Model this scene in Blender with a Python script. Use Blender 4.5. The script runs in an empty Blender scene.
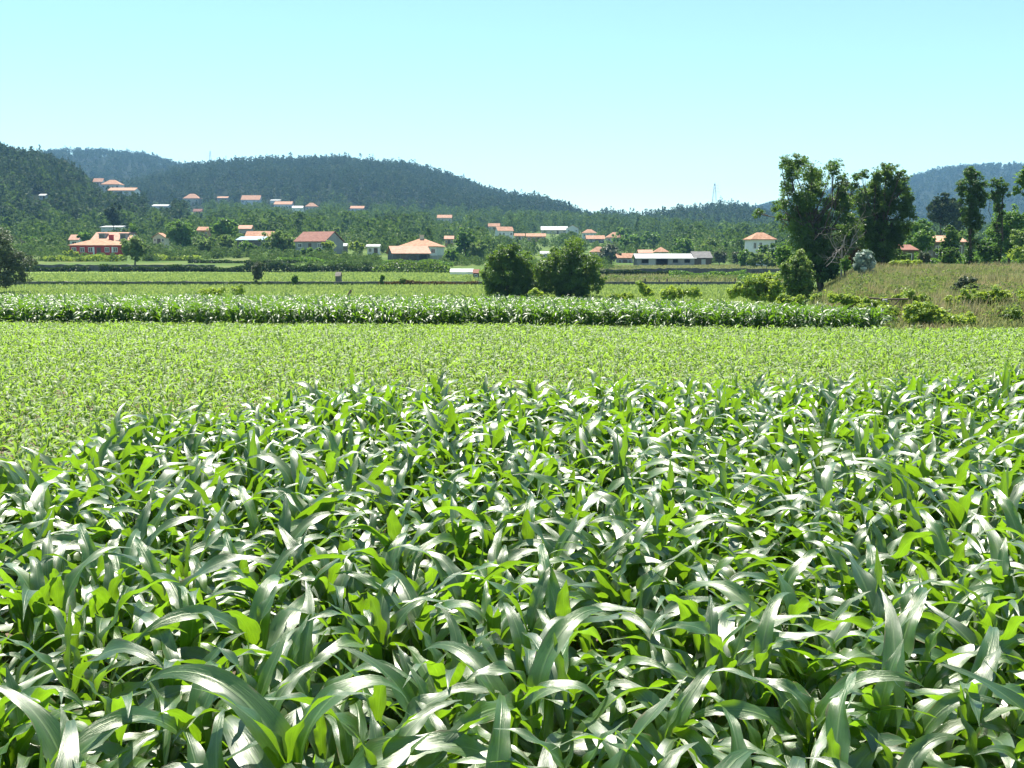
import bpy, math, random
import numpy as np
from mathutils import Vector, Matrix

R = math.radians
C = bpy.context.scene
COL = C.collection
rng = np.random.default_rng(7)
random.seed(7)

# ------------------------------------------------------------------ camera
CZ = 2.7                      # eye height over the maize field
TH = R(7.3)                   # camera looks down by this much
F = 1000.0                    # focal length in pixels of a 1024 px wide picture
cam_d = bpy.data.cameras.new('camera')
cam_d.sensor_width = 36.0
cam_d.lens = F * 36.0 / 1024
cam_d.clip_start = 0.05
cam_d.clip_end = 30000
cam = bpy.data.objects.new('camera', cam_d)
COL.objects.link(cam)
cam.location = (0, 0, CZ)
cam.rotation_euler = (R(90) - TH, 0, 0)
C.camera = cam
cT, sT = math.cos(TH), math.sin(TH)


def zrow(v, Y):
    """height of the line of sight of picture row v at distance Y"""
    yc = (384 - v) / F
    return CZ + Y * (yc * cT - sT) / (yc * sT + cT)


def P(u, v, Y):
    xc, yc = (u - 512) / F, (384 - v) / F
    k = Y / (yc * sT + cT)
    return np.array([xc * k, Y, CZ + (yc * cT - sT) * k])


def uv_of(x, y, z):
    d = y * cT - (z - CZ) * sT
    h = y * sT + (z - CZ) * cT
    return 512 + F * x / d, 384 - F * h / d


def ucol(x, y):
    return 512 + F * x / np.maximum(y * 0.9925, 0.5)


# ------------------------------------------------------------------ terrain
YN = np.array([124, 126, 160, 162, 180, 186, 200, 220, 250, 300, 400, 520, 650, 800.])
VC = {   # picture row of the ground at those distances, for a few columns
    -400: [286, 283.5, 276.5, 276.2, 273.5, 267, 264.5, 260, 255, 249, 239, 229, 220, 211],
    200: [286, 283.5, 276.5, 276.2, 273.5, 267, 264.5, 260, 255, 249, 239, 229, 220, 211],
    300: [286, 283.5, 276.5, 276.2, 273.5, 270, 265, 260, 254, 246.5, 238, 230, 220, 211],
    420: [286, 283.5, 276.5, 276.2, 273.5, 271, 269, 265, 259, 253, 244, 235, 226, 218],
    520: [286, 283.5, 277, 276.5, 275.5, 275, 272, 268, 263, 255, 245, 236, 228, 222],
    680: [286, 284, 276, 270.5, 269.6, 269.3, 268.5, 267.5, 266, 258, 250, 242, 235, 230],
    760: [286, 284, 276, 272, 269, 268.5, 268, 266.5, 264, 259, 252, 246, 241, 236],
    1500: [286, 284, 276, 272, 269, 268.5, 268, 266.5, 264, 259, 252, 246, 241, 236],
}
Y_ALL = np.concatenate([[-60, 42, 52, 60], YN])
U_C = np.array(sorted(VC))
Z_TAB = np.array([[0, 0, -0.05, -1.0] + [zrow(v, y) for v, y in zip(VC[u], YN)] for u in U_C])
BANK_Y = np.array([-60, 32.5, 37, 42, 50, 58, 66, 78, 124, 200, 260, 400])
BANK_Z = np.array([0, 0, .25, .48, 0.86, 1.25, 1.6, 1.7, 1.5, 1.3, 1.2, 3.0])


def sstep(a, b, x):
    t = np.clip((x - a) / (b - a), 0, 1)
    return t * t * (3 - 2 * t)


def valley(x, y):
    x = np.asarray(x, float); y = np.asarray(y, float)
    u = ucol(x, np.maximum(y, 20))
    zc = np.array([np.interp(y, Y_ALL, Z_TAB[i]) for i in range(len(U_C))])
    idx = np.clip(np.searchsorted(U_C, u) - 1, 0, len(U_C) - 2)
    t = np.clip((u - U_C[idx]) / (U_C[idx + 1] - U_C[idx]), 0, 1)
    z0 = np.take_along_axis(zc, idx[None], 0)[0]
    z1 = np.take_along_axis(zc, idx[None] + 1, 0)[0]
    z = z0 * (1 - t) + z1 * t
    # the grassy bank on the right
    bz = np.interp(y, BANK_Y, BANK_Z)
    lo = 782 + 62 * sstep(52, 38, y)
    w = sstep(lo, lo + 95, u) * (1 - sstep(230, 330, y))
    return z * (1 - w) + bz * w


def vz(x, y):
    return float(valley(np.array([x]), np.array([y]))[0])


HILLS = {   # name, foot and crest distance, mean tree height, silhouette (u, row)
    'near_hill': (380, 750, 11, [(-400, 165), (-100, 143), (0, 146), (30, 155), (60, 165), (90, 182), (120, 195), (170, 206), (230, 223), (300, 243)]),
    'far_round_hill': (1000, 1800, 13, [(-400, 200), (-200, 185), (0, 168), (40, 157), (75, 155), (110, 154), (150, 158), (180, 167), (240, 187), (320, 215), (400, 250)]),
    'long_hill': (750, 1300, 12, [(40, 240), (130, 187), (190, 169), (240, 165), (300, 163), (340, 161), (400, 168), (430, 173), (470, 183), (490, 191), (520, 200), (560, 208), (585, 216), (640, 235), (720, 256)]),
    'low_wooded_hill': (700, 1100, 13, [(500, 250), (570, 224), (605, 211), (640, 219), (665, 216), (680, 209), (720, 206), (760, 211), (800, 215), (900, 225), (1000, 235), (1400, 240)]),
    'far_blue_hill': (1200, 2300, 12, [(640, 250), (740, 214), (780, 202), (830, 192), (880, 189), (905, 180), (940, 171), (980, 168), (1024, 167), (1200, 160), (1500, 185)]),
}


def hill_z(name, u, Y):
    Yf, Yc, th, sil = HILLS[name]
    su = np.array([p[0] for p in sil]); sv = np.array([p[1] for p in sil])
    v = np.interp(u, su, sv) + th * 1.05 * F / Yc
    yc = (384 - v) / F
    zc = CZ + Yc * (yc * cT - sT) / (yc * sT + cT)
    t = (Y - Yf) / (Yc - Yf)
    xf = (u - 512) / F * Yf
    zf = valley(xf, np.full_like(xf, min(Yf, 800))) - 1.0
    s = np.where(t < 1, np.sin(np.clip(t, 0, 1) * math.pi / 2) ** 1.15, 1 - 0.9 * np.clip(t - 1, 0, 2) ** 1.4 * 1.2)
    bump = (3.0 * np.sin(u * 0.021 + Y * 0.011) * np.sin(Y * 0.017 - u * 0.013) + 2.0 * np.sin(u * 0.052 + 1.6 * np.sin(Y * 0.006 + u * .01))) * np.clip(t * (1.0 - t) * 4, 0, 1)
    edge = np.minimum(sstep(su[0] - 40, su[0] + 20, u), 1 - sstep(su[-1] - 20, su[-1] + 40, u))
    z = zf + (zc - zf) * s + bump
    return np.where(edge > 0.01, z * edge + (zf - 8) * (1 - edge), zf - 8)


def height(x, y):
    x = np.atleast_1d(np.asarray(x, float)); y = np.atleast_1d(np.asarray(y, float))
    z = valley(x, y)
    u = ucol(x, y)
    for n, (Yf, Yc, th, sil) in HILLS.items():
        h = hill_z(n, u, y)
        z = np.where((y > Yf) & (y < Yc * 1.5), np.maximum(z, h), z)
    return z


def surf_at(u, v, lo=64.0):
    """distance at which the line of sight of pixel (u, v) meets the ground"""
    Ys = np.exp(np.linspace(math.log(lo), math.log(2400), 900))
    xs = (u - 512) / F * Ys * 0.9925
    hit = height(xs, Ys) >= zrow(v, Ys)
    k = np.argmax(hit) if hit.any() else len(Ys) - 1
    return float(Ys[k])


# ------------------------------------------------------------------ materials
def mat_new(name):
    m = bpy.data.materials.new(name)
    m.use_nodes = True
    nt = m.node_tree
    nt.nodes.clear()
    return m, nt, nt.nodes, nt.links


def nd(ns, t, **kw):
    n = ns.new(t)
    for k, v in kw.items():
        if k in n.inputs:
            n.inputs[k].default_value = v
        else:
            setattr(n, k, v)
    return n


def ramp(ns, stops):
    r = ns.new('ShaderNodeValToRGB')
    e = r.color_ramp.elements
    while len(e) < len(stops):
        e.new(0.5)
    for el, (p, c) in zip(e, stops):
        el.position = p
        el.color = (*c, 1)
    return r


def surf_mat(name, stops, scale=4.0, rough=0.8, bump=0.3, bscale=None, detail=6, spec=0.3, coord='Object', stretch=None, metallic=0.0):
    """colour from a noise through a ramp, with a bump"""
    m, nt, ns, L = mat_new(name)
    out = nd(ns, 'ShaderNodeOutputMaterial'); b = nd(ns, 'ShaderNodeBsdfPrincipled')
    b.inputs['Roughness'].default_value = rough
    b.inputs['Specular IOR Level'].default_value = spec
    b.inputs['Metallic'].default_value = metallic
    tc = nd(ns, 'ShaderNodeTexCoord')
    src = tc.outputs[coord]
    if stretch:
        mp = nd(ns, 'ShaderNodeMapping'); mp.inputs['Scale'].default_value = stretch
        L.new(src, mp.inputs['Vector']); src = mp.outputs['Vector']
    n1 = nd(ns, 'ShaderNodeTexNoise', Scale=scale, Detail=detail, Roughness=0.65)
    L.new(src, n1.inputs['Vector'])
    r = ramp(ns, stops); L.new(n1.outputs['Fac'], r.inputs['Fac'])
    L.new(r.outputs['Color'], b.inputs['Base Color'])
    if bump:
        n2 = nd(ns, 'ShaderNodeTexNoise', Scale=bscale or scale * 3, Detail=8, Roughness=0.7)
        L.new(src, n2.inputs['Vector'])
        bp = nd(ns, 'ShaderNodeBump', Strength=bump, Distance=0.1)
        L.new(n2.outputs['Fac'], bp.inputs['Height']); L.new(bp.outputs['Normal'], b.inputs['Normal'])
    L.new(b.outputs['BSDF'], out.inputs['Surface'])
    return m


def foliage_mat(name, stops, trans=(0.2, 0.35, 0.04), tfac=0.3, rough=0.5, spec=0.4):
    """leaves: colour by the per-leaf attribute 'rnd', light shining through"""
    m, nt, ns, L = mat_new(name)
    out = nd(ns, 'ShaderNodeOutputMaterial'); b = nd(ns, 'ShaderNodeBsdfPrincipled')
    b.inputs['Roughness'].default_value = rough
    b.inputs['Specular IOR Level'].default_value = spec
    at = nd(ns, 'ShaderNodeAttribute', attribute_name='rnd')
    r = ramp(ns, stops); L.new(at.outputs['Fac'], r.inputs['Fac'])
    L.new(r.outputs['Color'], b.inputs['Base Color'])
    t = nd(ns, 'ShaderNodeBsdfTranslucent'); t.inputs['Color'].default_value = (*trans, 1)
    mx = nd(ns, 'ShaderNodeMixShader'); mx.inputs[0].default_value = tfac
    L.new(b.outputs['BSDF'], mx.inputs[1]); L.new(t.outputs['BSDF'], mx.inputs[2])
    L.new(mx.outputs[0], out.inputs['Surface'])
    return m


def maize_mat(name, c_dark, c_lite, trans, tfac, rough, coat=1.0, spec=1.0, crough=0.41):
    m, nt, ns, L = mat_new(name)
    out = nd(ns, 'ShaderNodeOutputMaterial'); b = nd(ns, 'ShaderNodeBsdfPrincipled')
    b.inputs['Specular IOR Level'].default_value = spec
    b.inputs['Coat Weight'].default_value = coat; b.inputs['Coat Roughness'].default_value = crough; b.inputs['Coat IOR'].default_value = 1.75; b.inputs['Specular Tint'].default_value = (1.0, 1.0, 0.86, 1); b.inputs['IOR'].default_value = 1.55
    uvn = nd(ns, 'ShaderNodeUVMap', uv_map='UVMap')
    sp = nd(ns, 'ShaderNodeSeparateXYZ'); L.new(uvn.outputs['UV'], sp.inputs[0])
    at = nd(ns, 'ShaderNodeAttribute', attribute_name='rnd')
    tc = nd(ns, 'ShaderNodeTexCoord')
    # base colour: leaf to leaf and along the blade
    nz = nd(ns, 'ShaderNodeTexNoise', Scale=9.0, Detail=5.0); L.new(tc.outputs['Object'], nz.inputs['Vector'])
    md = nd(ns, 'ShaderNodeMath', operation='MULTIPLY_ADD'); md.inputs[1].default_value = 0.55
    L.new(nz.outputs['Fac'], md.inputs[0])
    m2 = nd(ns, 'ShaderNodeMath', operation='MULTIPLY'); m2.inputs[1].default_value = 0.5
    L.new(at.outputs['Fac'], m2.inputs[0]); L.new(m2.outputs[0], md.inputs[2])
    r = ramp(ns, [(0.15, c_dark), (0.85, c_lite)]); L.new(md.outputs[0], r.inputs['Fac'])
    # parallel veins across u
    cmb = nd(ns, 'ShaderNodeCombineXYZ')
    vs = nd(ns, 'ShaderNodeMath', operation='MULTIPLY'); vs.inputs[1].default_value = 26.0
    L.new(sp.outputs['X'], vs.inputs[0]); L.new(vs.outputs[0], cmb.inputs['X'])
    vl = nd(ns, 'ShaderNodeMath', operation='MULTIPLY'); vl.inputs[1].default_value = 1.4
    L.new(sp.outputs['Y'], vl.inputs[0]); L.new(vl.outputs[0], cmb.inputs['Y']); L.new(at.outputs['Fac'], cmb.inputs['Z'])
    vn = nd(ns, 'ShaderNodeTexNoise', Scale=1.0, Detail=3.0); L.new(cmb.outputs[0], vn.inputs['Vector'])
    # midrib
    ab = nd(ns, 'ShaderNodeMath', operation='SUBTRACT'); ab.inputs[1].default_value = 0.5; L.new(sp.outputs['X'], ab.inputs[0])
    ab2 = nd(ns, 'ShaderNodeMath', operation='ABSOLUTE'); L.new(ab.outputs[0], ab2.inputs[0])
    rib = nd(ns, 'ShaderNodeMapRange'); rib.inputs['From Min'].default_value = 0.02; rib.inputs['From Max'].default_value = 0.055
    rib.inputs['To Min'].default_value = 1.0; rib.inputs['To Max'].default_value = 0.0
    L.new(ab2.outputs[0], rib.inputs['Value'])
    ribf = nd(ns, 'ShaderNodeMath', operation='MULTIPLY'); ribf.inputs[1].default_value = 0.6; L.new(rib.outputs[0], ribf.inputs[0])
    mixc = nd(ns, 'ShaderNodeMixRGB'); mixc.inputs[2].default_value = (0.22, 0.33, 0.12, 1)
    L.new(ribf.outputs[0], mixc.inputs[0]); L.new(r.outputs['Color'], mixc.inputs[1])
    vc = nd(ns, 'ShaderNodeMixRGB', blend_type='MULTIPLY'); vc.inputs[0].default_value = 0.5
    vr = ramp(ns, [(0.3, (0.65, 0.7, 0.6)), (0.7, (1.15, 1.15, 1.15))]); L.new(vn.outputs['Fac'], vr.inputs['Fac'])
    L.new(mixc.outputs[0], vc.inputs[1]); L.new(vr.outputs['Color'], vc.inputs[2])
    # scorched patches along the margins
    edg = nd(ns, 'ShaderNodeMapRange'); edg.inputs['From Min'].default_value = 0.40; edg.inputs['From Max'].default_value = 0.5
    L.new(ab2.outputs[0], edg.inputs['Value'])
    n3 = nd(ns, 'ShaderNodeTexNoise', Scale=14.0, Detail=4.0); L.new(tc.outputs['Object'], n3.inputs['Vector'])
    n3r = nd(ns, 'ShaderNodeMapRange'); n3r.inputs['From Min'].default_value = 0.52; n3r.inputs['From Max'].default_value = 0.68
    L.new(n3.outputs['Fac'], n3r.inputs['Value'])
    em = nd(ns, 'ShaderNodeMath', operation='MULTIPLY'); L.new(edg.outputs[0], em.inputs[0]); L.new(n3r.outputs[0], em.inputs[1])
    mb = nd(ns, 'ShaderNodeMixRGB'); mb.inputs[2].default_value = (0.24, 0.19, 0.08, 1)
    L.new(em.outputs[0], mb.inputs[0]); L.new(vc.outputs[0], mb.inputs[1]); L.new(mb.outputs[0], b.inputs['Base Color'])
    # veins and puckers in the surface
    hsum = nd(ns, 'ShaderNodeMath', operation='MULTIPLY_ADD'); hsum.inputs[1].default_value = 0.6
    L.new(vn.outputs['Fac'], hsum.inputs[0]); L.new(ribf.outputs[0], hsum.inputs[2])
    bp = nd(ns, 'ShaderNodeBump', Strength=0.6, Distance=0.009)
    L.new(hsum.outputs[0], bp.inputs['Height']); L.new(bp.outputs['Normal'], b.inputs['Normal'])
    # underside is duller
    ge = nd(ns, 'ShaderNodeNewGeometry')
    rr = nd(ns, 'ShaderNodeMapRange'); rr.inputs['To Min'].default_value = rough; rr.inputs['To Max'].default_value = rough + 0.2
    L.new(ge.outputs['Backfacing'], rr.inputs['Value']); L.new(rr.outputs[0], b.inputs['Roughness'])
    t = nd(ns, 'ShaderNodeBsdfTranslucent')
    tr = ramp(ns, [(0.2, tuple(c * .62 for c in trans)), (0.8, tuple(c * 1.12 for c in trans))]); L.new(md.outputs[0], tr.inputs['Fac'])
    tv = nd(ns, 'ShaderNodeMixRGB', blend_type='MULTIPLY'); tv.inputs[0].default_value = 0.75
    L.new(tr.outputs['Color'], tv.inputs[1]); L.new(vr.outputs['Color'], tv.inputs[2])
    tb = nd(ns, 'ShaderNodeMixRGB'); tb.inputs[2].default_value = (0.12, 0.11, 0.03, 1)
    L.new(em.outputs[0], tb.inputs[0]); L.new(tv.outputs[0], tb.inputs[1]); L.new(tb.outputs[0], t.inputs['Color'])
    mx = nd(ns, 'ShaderNodeMixShader'); mx.inputs[0].default_value = tfac
    L.new(b.outputs['BSDF'], mx.inputs[1]); L.new(t.outputs['BSDF'], mx.inputs[2])
    L.new(mx.outputs[0], out.inputs['Surface'])
    return m


M = {}
M['maize'] = maize_mat('maize_leaf', (0.017, 0.066, 0.007), (0.045, 0.125, 0.011), (0.24, 0.45, 0.012), 0.42, 0.40)
M['young'] = maize_mat('young_maize_leaf', (0.06, 0.14, 0.022), (0.12, 0.21, 0.035), (0.37, 0.58, 0.06), 0.46, 0.52, 0.12, 0.75)
M['strip'] = maize_mat('far_maize_leaf', (0.014, 0.055, 0.008), (0.04, 0.115, 0.014), (0.22, 0.44, 0.015), 0.34, 0.46, 0.3, 0.8)
M['stalk'] = surf_mat('maize_stalk', [(0.3, (0.06, 0.16, 0.03)), (0.7, (0.14, 0.26, 0.06))], 20, 0.5, 0.1)
M['soil'] = surf_mat('field_soil', [(0.3, (0.11, 0.08, 0.05)), (0.55, (0.18, 0.135, 0.09)), (0.75, (0.27, 0.21, 0.15))], 1.2, 0.95, 0.9, 9)
M['ground'] = surf_mat('valley_ground', [(0.3, (0.05, 0.085, 0.022)), (0.5, (0.08, 0.125, 0.034)), (0.7, (0.13, 0.145, 0.055))], 0.06, 0.95, 0.6, 1.0, spec=0.03)
M['meadow'] = surf_mat('meadow', [(0.3, (0.15, 0.22, 0.06)), (0.7, (0.21, 0.28, 0.085))], 0.08, 0.9, 0.5, 2.0, spec=0.03)
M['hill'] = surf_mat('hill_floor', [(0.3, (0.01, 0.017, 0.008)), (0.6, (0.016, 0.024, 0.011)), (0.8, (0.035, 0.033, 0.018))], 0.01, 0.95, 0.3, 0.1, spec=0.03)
M['grass'] = foliage_mat('field_grass', [(0, (0.14, 0.21, 0.055)), (1, (0.23, 0.29, 0.095))], (0.36, 0.46, 0.11), 0.35, 0.6, 0.3)
M['drygrass'] = foliage_mat('bank_grass', [(0, (0.07, 0.13, 0.03)), (0.45, (0.15, 0.19, 0.065)), (0.7, (0.28, 0.24, 0.13)), (1, (0.42, 0.29, 0.20))], (0.36, 0.38, 0.13), 0.3, 0.7, 0.2)
M['oak'] = foliage_mat('oak_leaves', [(0, (0.022, 0.052, 0.014)), (0.6, (0.046, 0.10, 0.022)), (1, (0.09, 0.145, 0.03))], (0.189, 0.338, 0.034), 0.36, 0.42, 0.4)
M['fig'] = foliage_mat('round_tree_leaves', [(0, (0.028, 0.063, 0.016)), (0.6, (0.057, 0.115, 0.023)), (1, (0.115, 0.172, 0.034))], (0.216, 0.351, 0.027), 0.36, 0.45, 0.4)
M['green'] = foliage_mat('green_leaves', [(0, (0.043, 0.109, 0.025)), (0.6, (0.080, 0.174, 0.032)), (1, (0.131, 0.232, 0.051))], (0.216, 0.378, 0.041), 0.36, 0.5, 0.3)
M['olive'] = foliage_mat('olive_leaves', [(0, (0.04, 0.06, 0.03)), (0.6, (0.08, 0.105, 0.055)), (1, (0.15, 0.17, 0.10))], (0.162, 0.216, 0.081), 0.22, 0.5, 0.4)
M['lime'] = foliage_mat('blossoming_leaves', [(0, (0.052, 0.104, 0.026)), (0.6, (0.104, 0.169, 0.046)), (1, (0.312, 0.325, 0.130))], (0.270, 0.405, 0.068), 0.36, 0.5, 0.3)
M['vine'] = foliage_mat('vine_leaves', [(0, (0.07, 0.15, 0.02)), (0.5, (0.17, 0.27, 0.035)), (1, (0.30, 0.36, 0.07))], (0.40, 0.52, 0.05), 0.4, 0.5, 0.4)
M['hedge'] = foliage_mat('hedge_leaves', [(0, (0.018, 0.04, 0.014)), (0.7, (0.035, 0.07, 0.02)), (1, (0.08, 0.13, 0.03))], (0.10, 0.18, 0.02), 0.2, 0.6, 0.3)
M['scrub'] = foliage_mat('scrub_leaves', [(0, (0.04, 0.07, 0.02)), (0.5, (0.09, 0.13, 0.035)), (0.8, (0.15, 0.17, 0.06)), (1, (0.25, 0.19, 0.11))], (0.270, 0.378, 0.068), 0.36, 0.6, 0.3)
M['rust'] = foliage_mat('rusty_leaves', [(0, (0.06, 0.05, 0.025)), (0.6, (0.10, 0.075, 0.03)), (1, (0.17, 0.10, 0.05))], (0.2, 0.14, 0.04), 0.2, 0.7, 0.2)
M['silver'] = foliage_mat('silver_leaves', [(0, (0.10, 0.17, 0.13)), (0.6, (0.36, 0.43, 0.35)), (1, (0.68, 0.72, 0.62))], (0.2, 0.3, 0.2), 0.15, 0.5, 0.4)
M['ivy'] = foliage_mat('ivy_leaves', [(0, (0.02, 0.055, 0.02)), (0.6, (0.045, 0.095, 0.028)), (1, (0.10, 0.15, 0.045))], (0.162, 0.324, 0.041), 0.36, 0.5, 0.4)
M['eucalypt'] = foliage_mat('eucalypt_leaves', [(0, (0.014, 0.032, 0.02)), (0.45, (0.034, 0.058, 0.03)), (0.75, (0.075, 0.10, 0.045)), (1, (0.13, 0.14, 0.07))], (0.068, 0.121, 0.034), 0.22, 0.75, 0.1)
M['wood'] = foliage_mat('woodland_leaves', [(0, (0.023, 0.052, 0.023)), (0.35, (0.052, 0.098, 0.030)), (0.7, (0.115, 0.184, 0.046)), (0.9, (0.196, 0.241, 0.092)), (1, (0.287, 0.287, 0.149))], (0.121, 0.203, 0.034), 0.29, 0.75, 0.12)
M['bark'] = surf_mat('bark', [(0.3, (0.05, 0.04, 0.03)), (0.7, (0.12, 0.10, 0.08))], 6, 0.9, 0.6, stretch=(1, 1, .2))
M['pale_bark'] = surf_mat('pale_bark', [(0.3, (0.18, 0.16, 0.14)), (0.7, (0.34, 0.31, 0.28))], 6, 0.9, 0.5, stretch=(1, 1, .2))
M['stone'] = surf_mat('rough_stone', [(0.3, (0.10, 0.09, 0.075)), (0.6, (0.2, 0.18, 0.15)), (0.8, (0.30, 0.28, 0.23))], 1.6, 0.9, 0.9, 5)
M['concrete'] = surf_mat('concrete', [(0.3, (0.26, 0.25, 0.23)), (0.7, (0.4, 0.39, 0.36))], 3, 0.9, 0.4)
M['white'] = surf_mat('whitewash', [(0.3, (0.62, 0.61, 0.58)), (0.7, (0.80, 0.79, 0.76))], 0.7, 0.85, 0.15)
M['cream'] = surf_mat('cream_render', [(0.3, (0.5, 0.44, 0.33)), (0.7, (0.64, 0.57, 0.44))], 0.7, 0.85, 0.15)
M['grey'] = surf_mat('grey_render', [(0.3, (0.24, 0.24, 0.24)), (0.7, (0.38, 0.37, 0.36))], 0.8, 0.9, 0.3)
M['redwall'] = surf_mat('red_render', [(0.3, (0.40, 0.035, 0.035)), (0.7, (0.50, 0.055, 0.05))], 0.8, 0.8, 0.15)
M['ochre'] = surf_mat('ochre_render', [(0.3, (0.45, 0.26, 0.12)), (0.7, (0.55, 0.34, 0.17))], 0.8, 0.85, 0.15)
M['darkstone'] = surf_mat('dark_granite', [(0.3, (0.08, 0.08, 0.08)), (0.7, (0.18, 0.17, 0.16))], 1.5, 0.9, 0.7)
M['pane'] = surf_mat('window_glass', [(0.3, (0.015, 0.02, 0.025)), (0.7, (0.04, 0.045, 0.05))], 1, 0.12, 0, spec=0.6)
M['frame'] = surf_mat('white_paint', [(0.3, (0.72, 0.72, 0.7)), (0.7, (0.8, 0.8, 0.78))], 3, 0.5, 0)
M['timber'] = surf_mat('weathered_timber', [(0.3, (0.08, 0.055, 0.04)), (0.7, (0.17, 0.13, 0.10))], 5, 0.85, 0.4, stretch=(1, 1, .15))
M['metal'] = surf_mat('galvanised_steel', [(0.3, (0.38, 0.39, 0.4)), (0.7, (0.5, 0.51, 0.52))], 2, 0.55, 0.1, metallic=0.5)


def tile_mat(name, a, b_, c, wave=14.0, rough=0.8):
    m, nt, ns, L = mat_new(name)
    out = nd(ns, 'ShaderNodeOutputMaterial'); b = nd(ns, 'ShaderNodeBsdfPrincipled'); b.inputs['Roughness'].default_value = rough
    b.inputs['Specular IOR Level'].default_value = 0.2
    tc = nd(ns, 'ShaderNodeTexCoord')
    n = nd(ns, 'ShaderNodeTexNoise', Scale=1.3, Detail=7.0, Roughness=0.7); L.new(tc.outputs['Object'], n.inputs['Vector'])
    r = ramp(ns, [(0.3, a), (0.5, b_), (0.72, c)]); L.new(n.outputs['Fac'], r.inputs['Fac']); L.new(r.outputs['Color'], b.inputs['Base Color'])
    w = nd(ns, 'ShaderNodeTexWave', Scale=wave / 6.28, Distortion=0.3); L.new(tc.outputs['Object'], w.inputs['Vector'])
    bp = nd(ns, 'ShaderNodeBump', Strength=0.6, Distance=0.06); L.new(w.outputs['Fac'], bp.inputs['Height']); L.new(bp.outputs['Normal'], b.inputs['Normal'])
    L.new(b.outputs['BSDF'], out.inputs['Surface'])
    return m


M['tile'] = tile_mat('orange_roof_tiles', (0.24, 0.12, 0.075), (0.39, 0.205, 0.12), (0.50, 0.31, 0.205))
M['pinktile'] = tile_mat('faded_roof_tiles', (0.36, 0.19, 0.13), (0.47, 0.26, 0.18), (0.55, 0.33, 0.24))
M['browntile'] = tile_mat('brown_roof_tiles', (0.16, 0.072, 0.052), (0.225, 0.10, 0.07), (0.29, 0.145, 0.105))
M['sheet'] = tile_mat('fibre_cement_sheet', (0.42, 0.42, 0.4), (0.55, 0.55, 0.53), (0.66, 0.66, 0.64), 20, 0.6)
M['bluesheet'] = tile_mat('blue_sheet', (0.22, 0.33, 0.38), (0.3, 0.42, 0.47), (0.36, 0.48, 0.52), 20, 0.5)


# ------------------------------------------------------------------ mesh building
class Q:
    """collects quads (numpy) and loose faces into one mesh"""

    def __init__(self):
        self.v = []; self.f = []; self.uv = []; self.r = []; self.n = 0

    def add(self, v, f, uv=None, r=None):
        v = np.asarray(v, float).reshape(-1, 3); f = np.asarray(f, int).reshape(-1, 4)
        self.v.append(v); self.f.append(f + self.n)
        self.uv.append(np.zeros((len(v), 2)) if uv is None else uv)
        self.r.append(np.full(len(v), 0.5) if r is None else (np.full(len(v), float(r)) if np.isscalar(r) else r))
        self.n += len(v)

    def mesh(self, name, mat, smooth=True):
        v = np.concatenate(self.v); f = np.concatenate(self.f); uv = np.concatenate(self.uv); r = np.concatenate(self.r)
        me = bpy.data.meshes.new(name)
        me.vertices.add(len(v)); me.vertices.foreach_set('co', v.astype(np.float32).ravel())
        me.loops.add(f.size); me.loops.foreach_set('vertex_index', f.astype(np.int32).ravel())
        me.polygons.add(len(f))
        me.polygons.foreach_set('loop_start', np.arange(0, f.size, 4, dtype=np.int32))
        me.polygons.foreach_set('loop_total', np.full(len(f), 4, dtype=np.int32))
        me.polygons.foreach_set('use_smooth', np.full(len(f), smooth))
        ul = me.uv_layers.new(name='UVMap')
        ul.data.foreach_set('uv', uv[f.ravel()].astype(np.float32).ravel())
        a = me.attributes.new('rnd', 'FLOAT', 'POINT'); a.data.foreach_set('value', r.astype(np.float32))
        me.update(calc_edges=True)
        me.materials.append(mat)
        return me


def link(name, me, parent=None, loc=None):
    o = bpy.data.objects.new(name, me)
    COL.objects.link(o)
    if parent is not None:
        o.parent = parent
    if loc is not None:
        o.location = loc
    return o


def tag(o, label, cat, group=None):
    o['label'] = label; o['category'] = cat
    if group:
        o['group'] = group
    return o


def thing(name, label, cat, loc, rz=0.0, group=None):
    o = bpy.data.objects.new(name, None)
    o.empty_display_size = 0.3
    COL.objects.link(o)
    o.location = [float(c) for c in loc]; o.rotation_euler = (0, 0, rz)
    return tag(o, label, cat, group)


def poly(name, verts, faces, mat, parent=None, loc=None):
    me = bpy.data.meshes.new(name)
    me.from_pydata([tuple(map(float, p)) for p in verts], [], faces)
    me.update()
    me.materials.append(mat)
    return link(name, me, parent, loc)


BOXF = [(0, 3, 2, 1), (4, 5, 6, 7), (0, 1, 5, 4), (1, 2, 6, 5), (2, 3, 7, 6), (3, 0, 4, 7)]


def boxes(lst):
    V, Fc = [], []
    for (x0, x1, y0, y1, z0, z1) in lst:
        k = len(V)
        V += [(x0, y0, z0), (x1, y0, z0), (x1, y1, z0), (x0, y1, z0), (x0, y0, z1), (x1, y0, z1), (x1, y1, z1), (x0, y1, z1)]
        Fc += [tuple(i + k for i in f) for f in BOXF]
    return V, Fc


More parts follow.
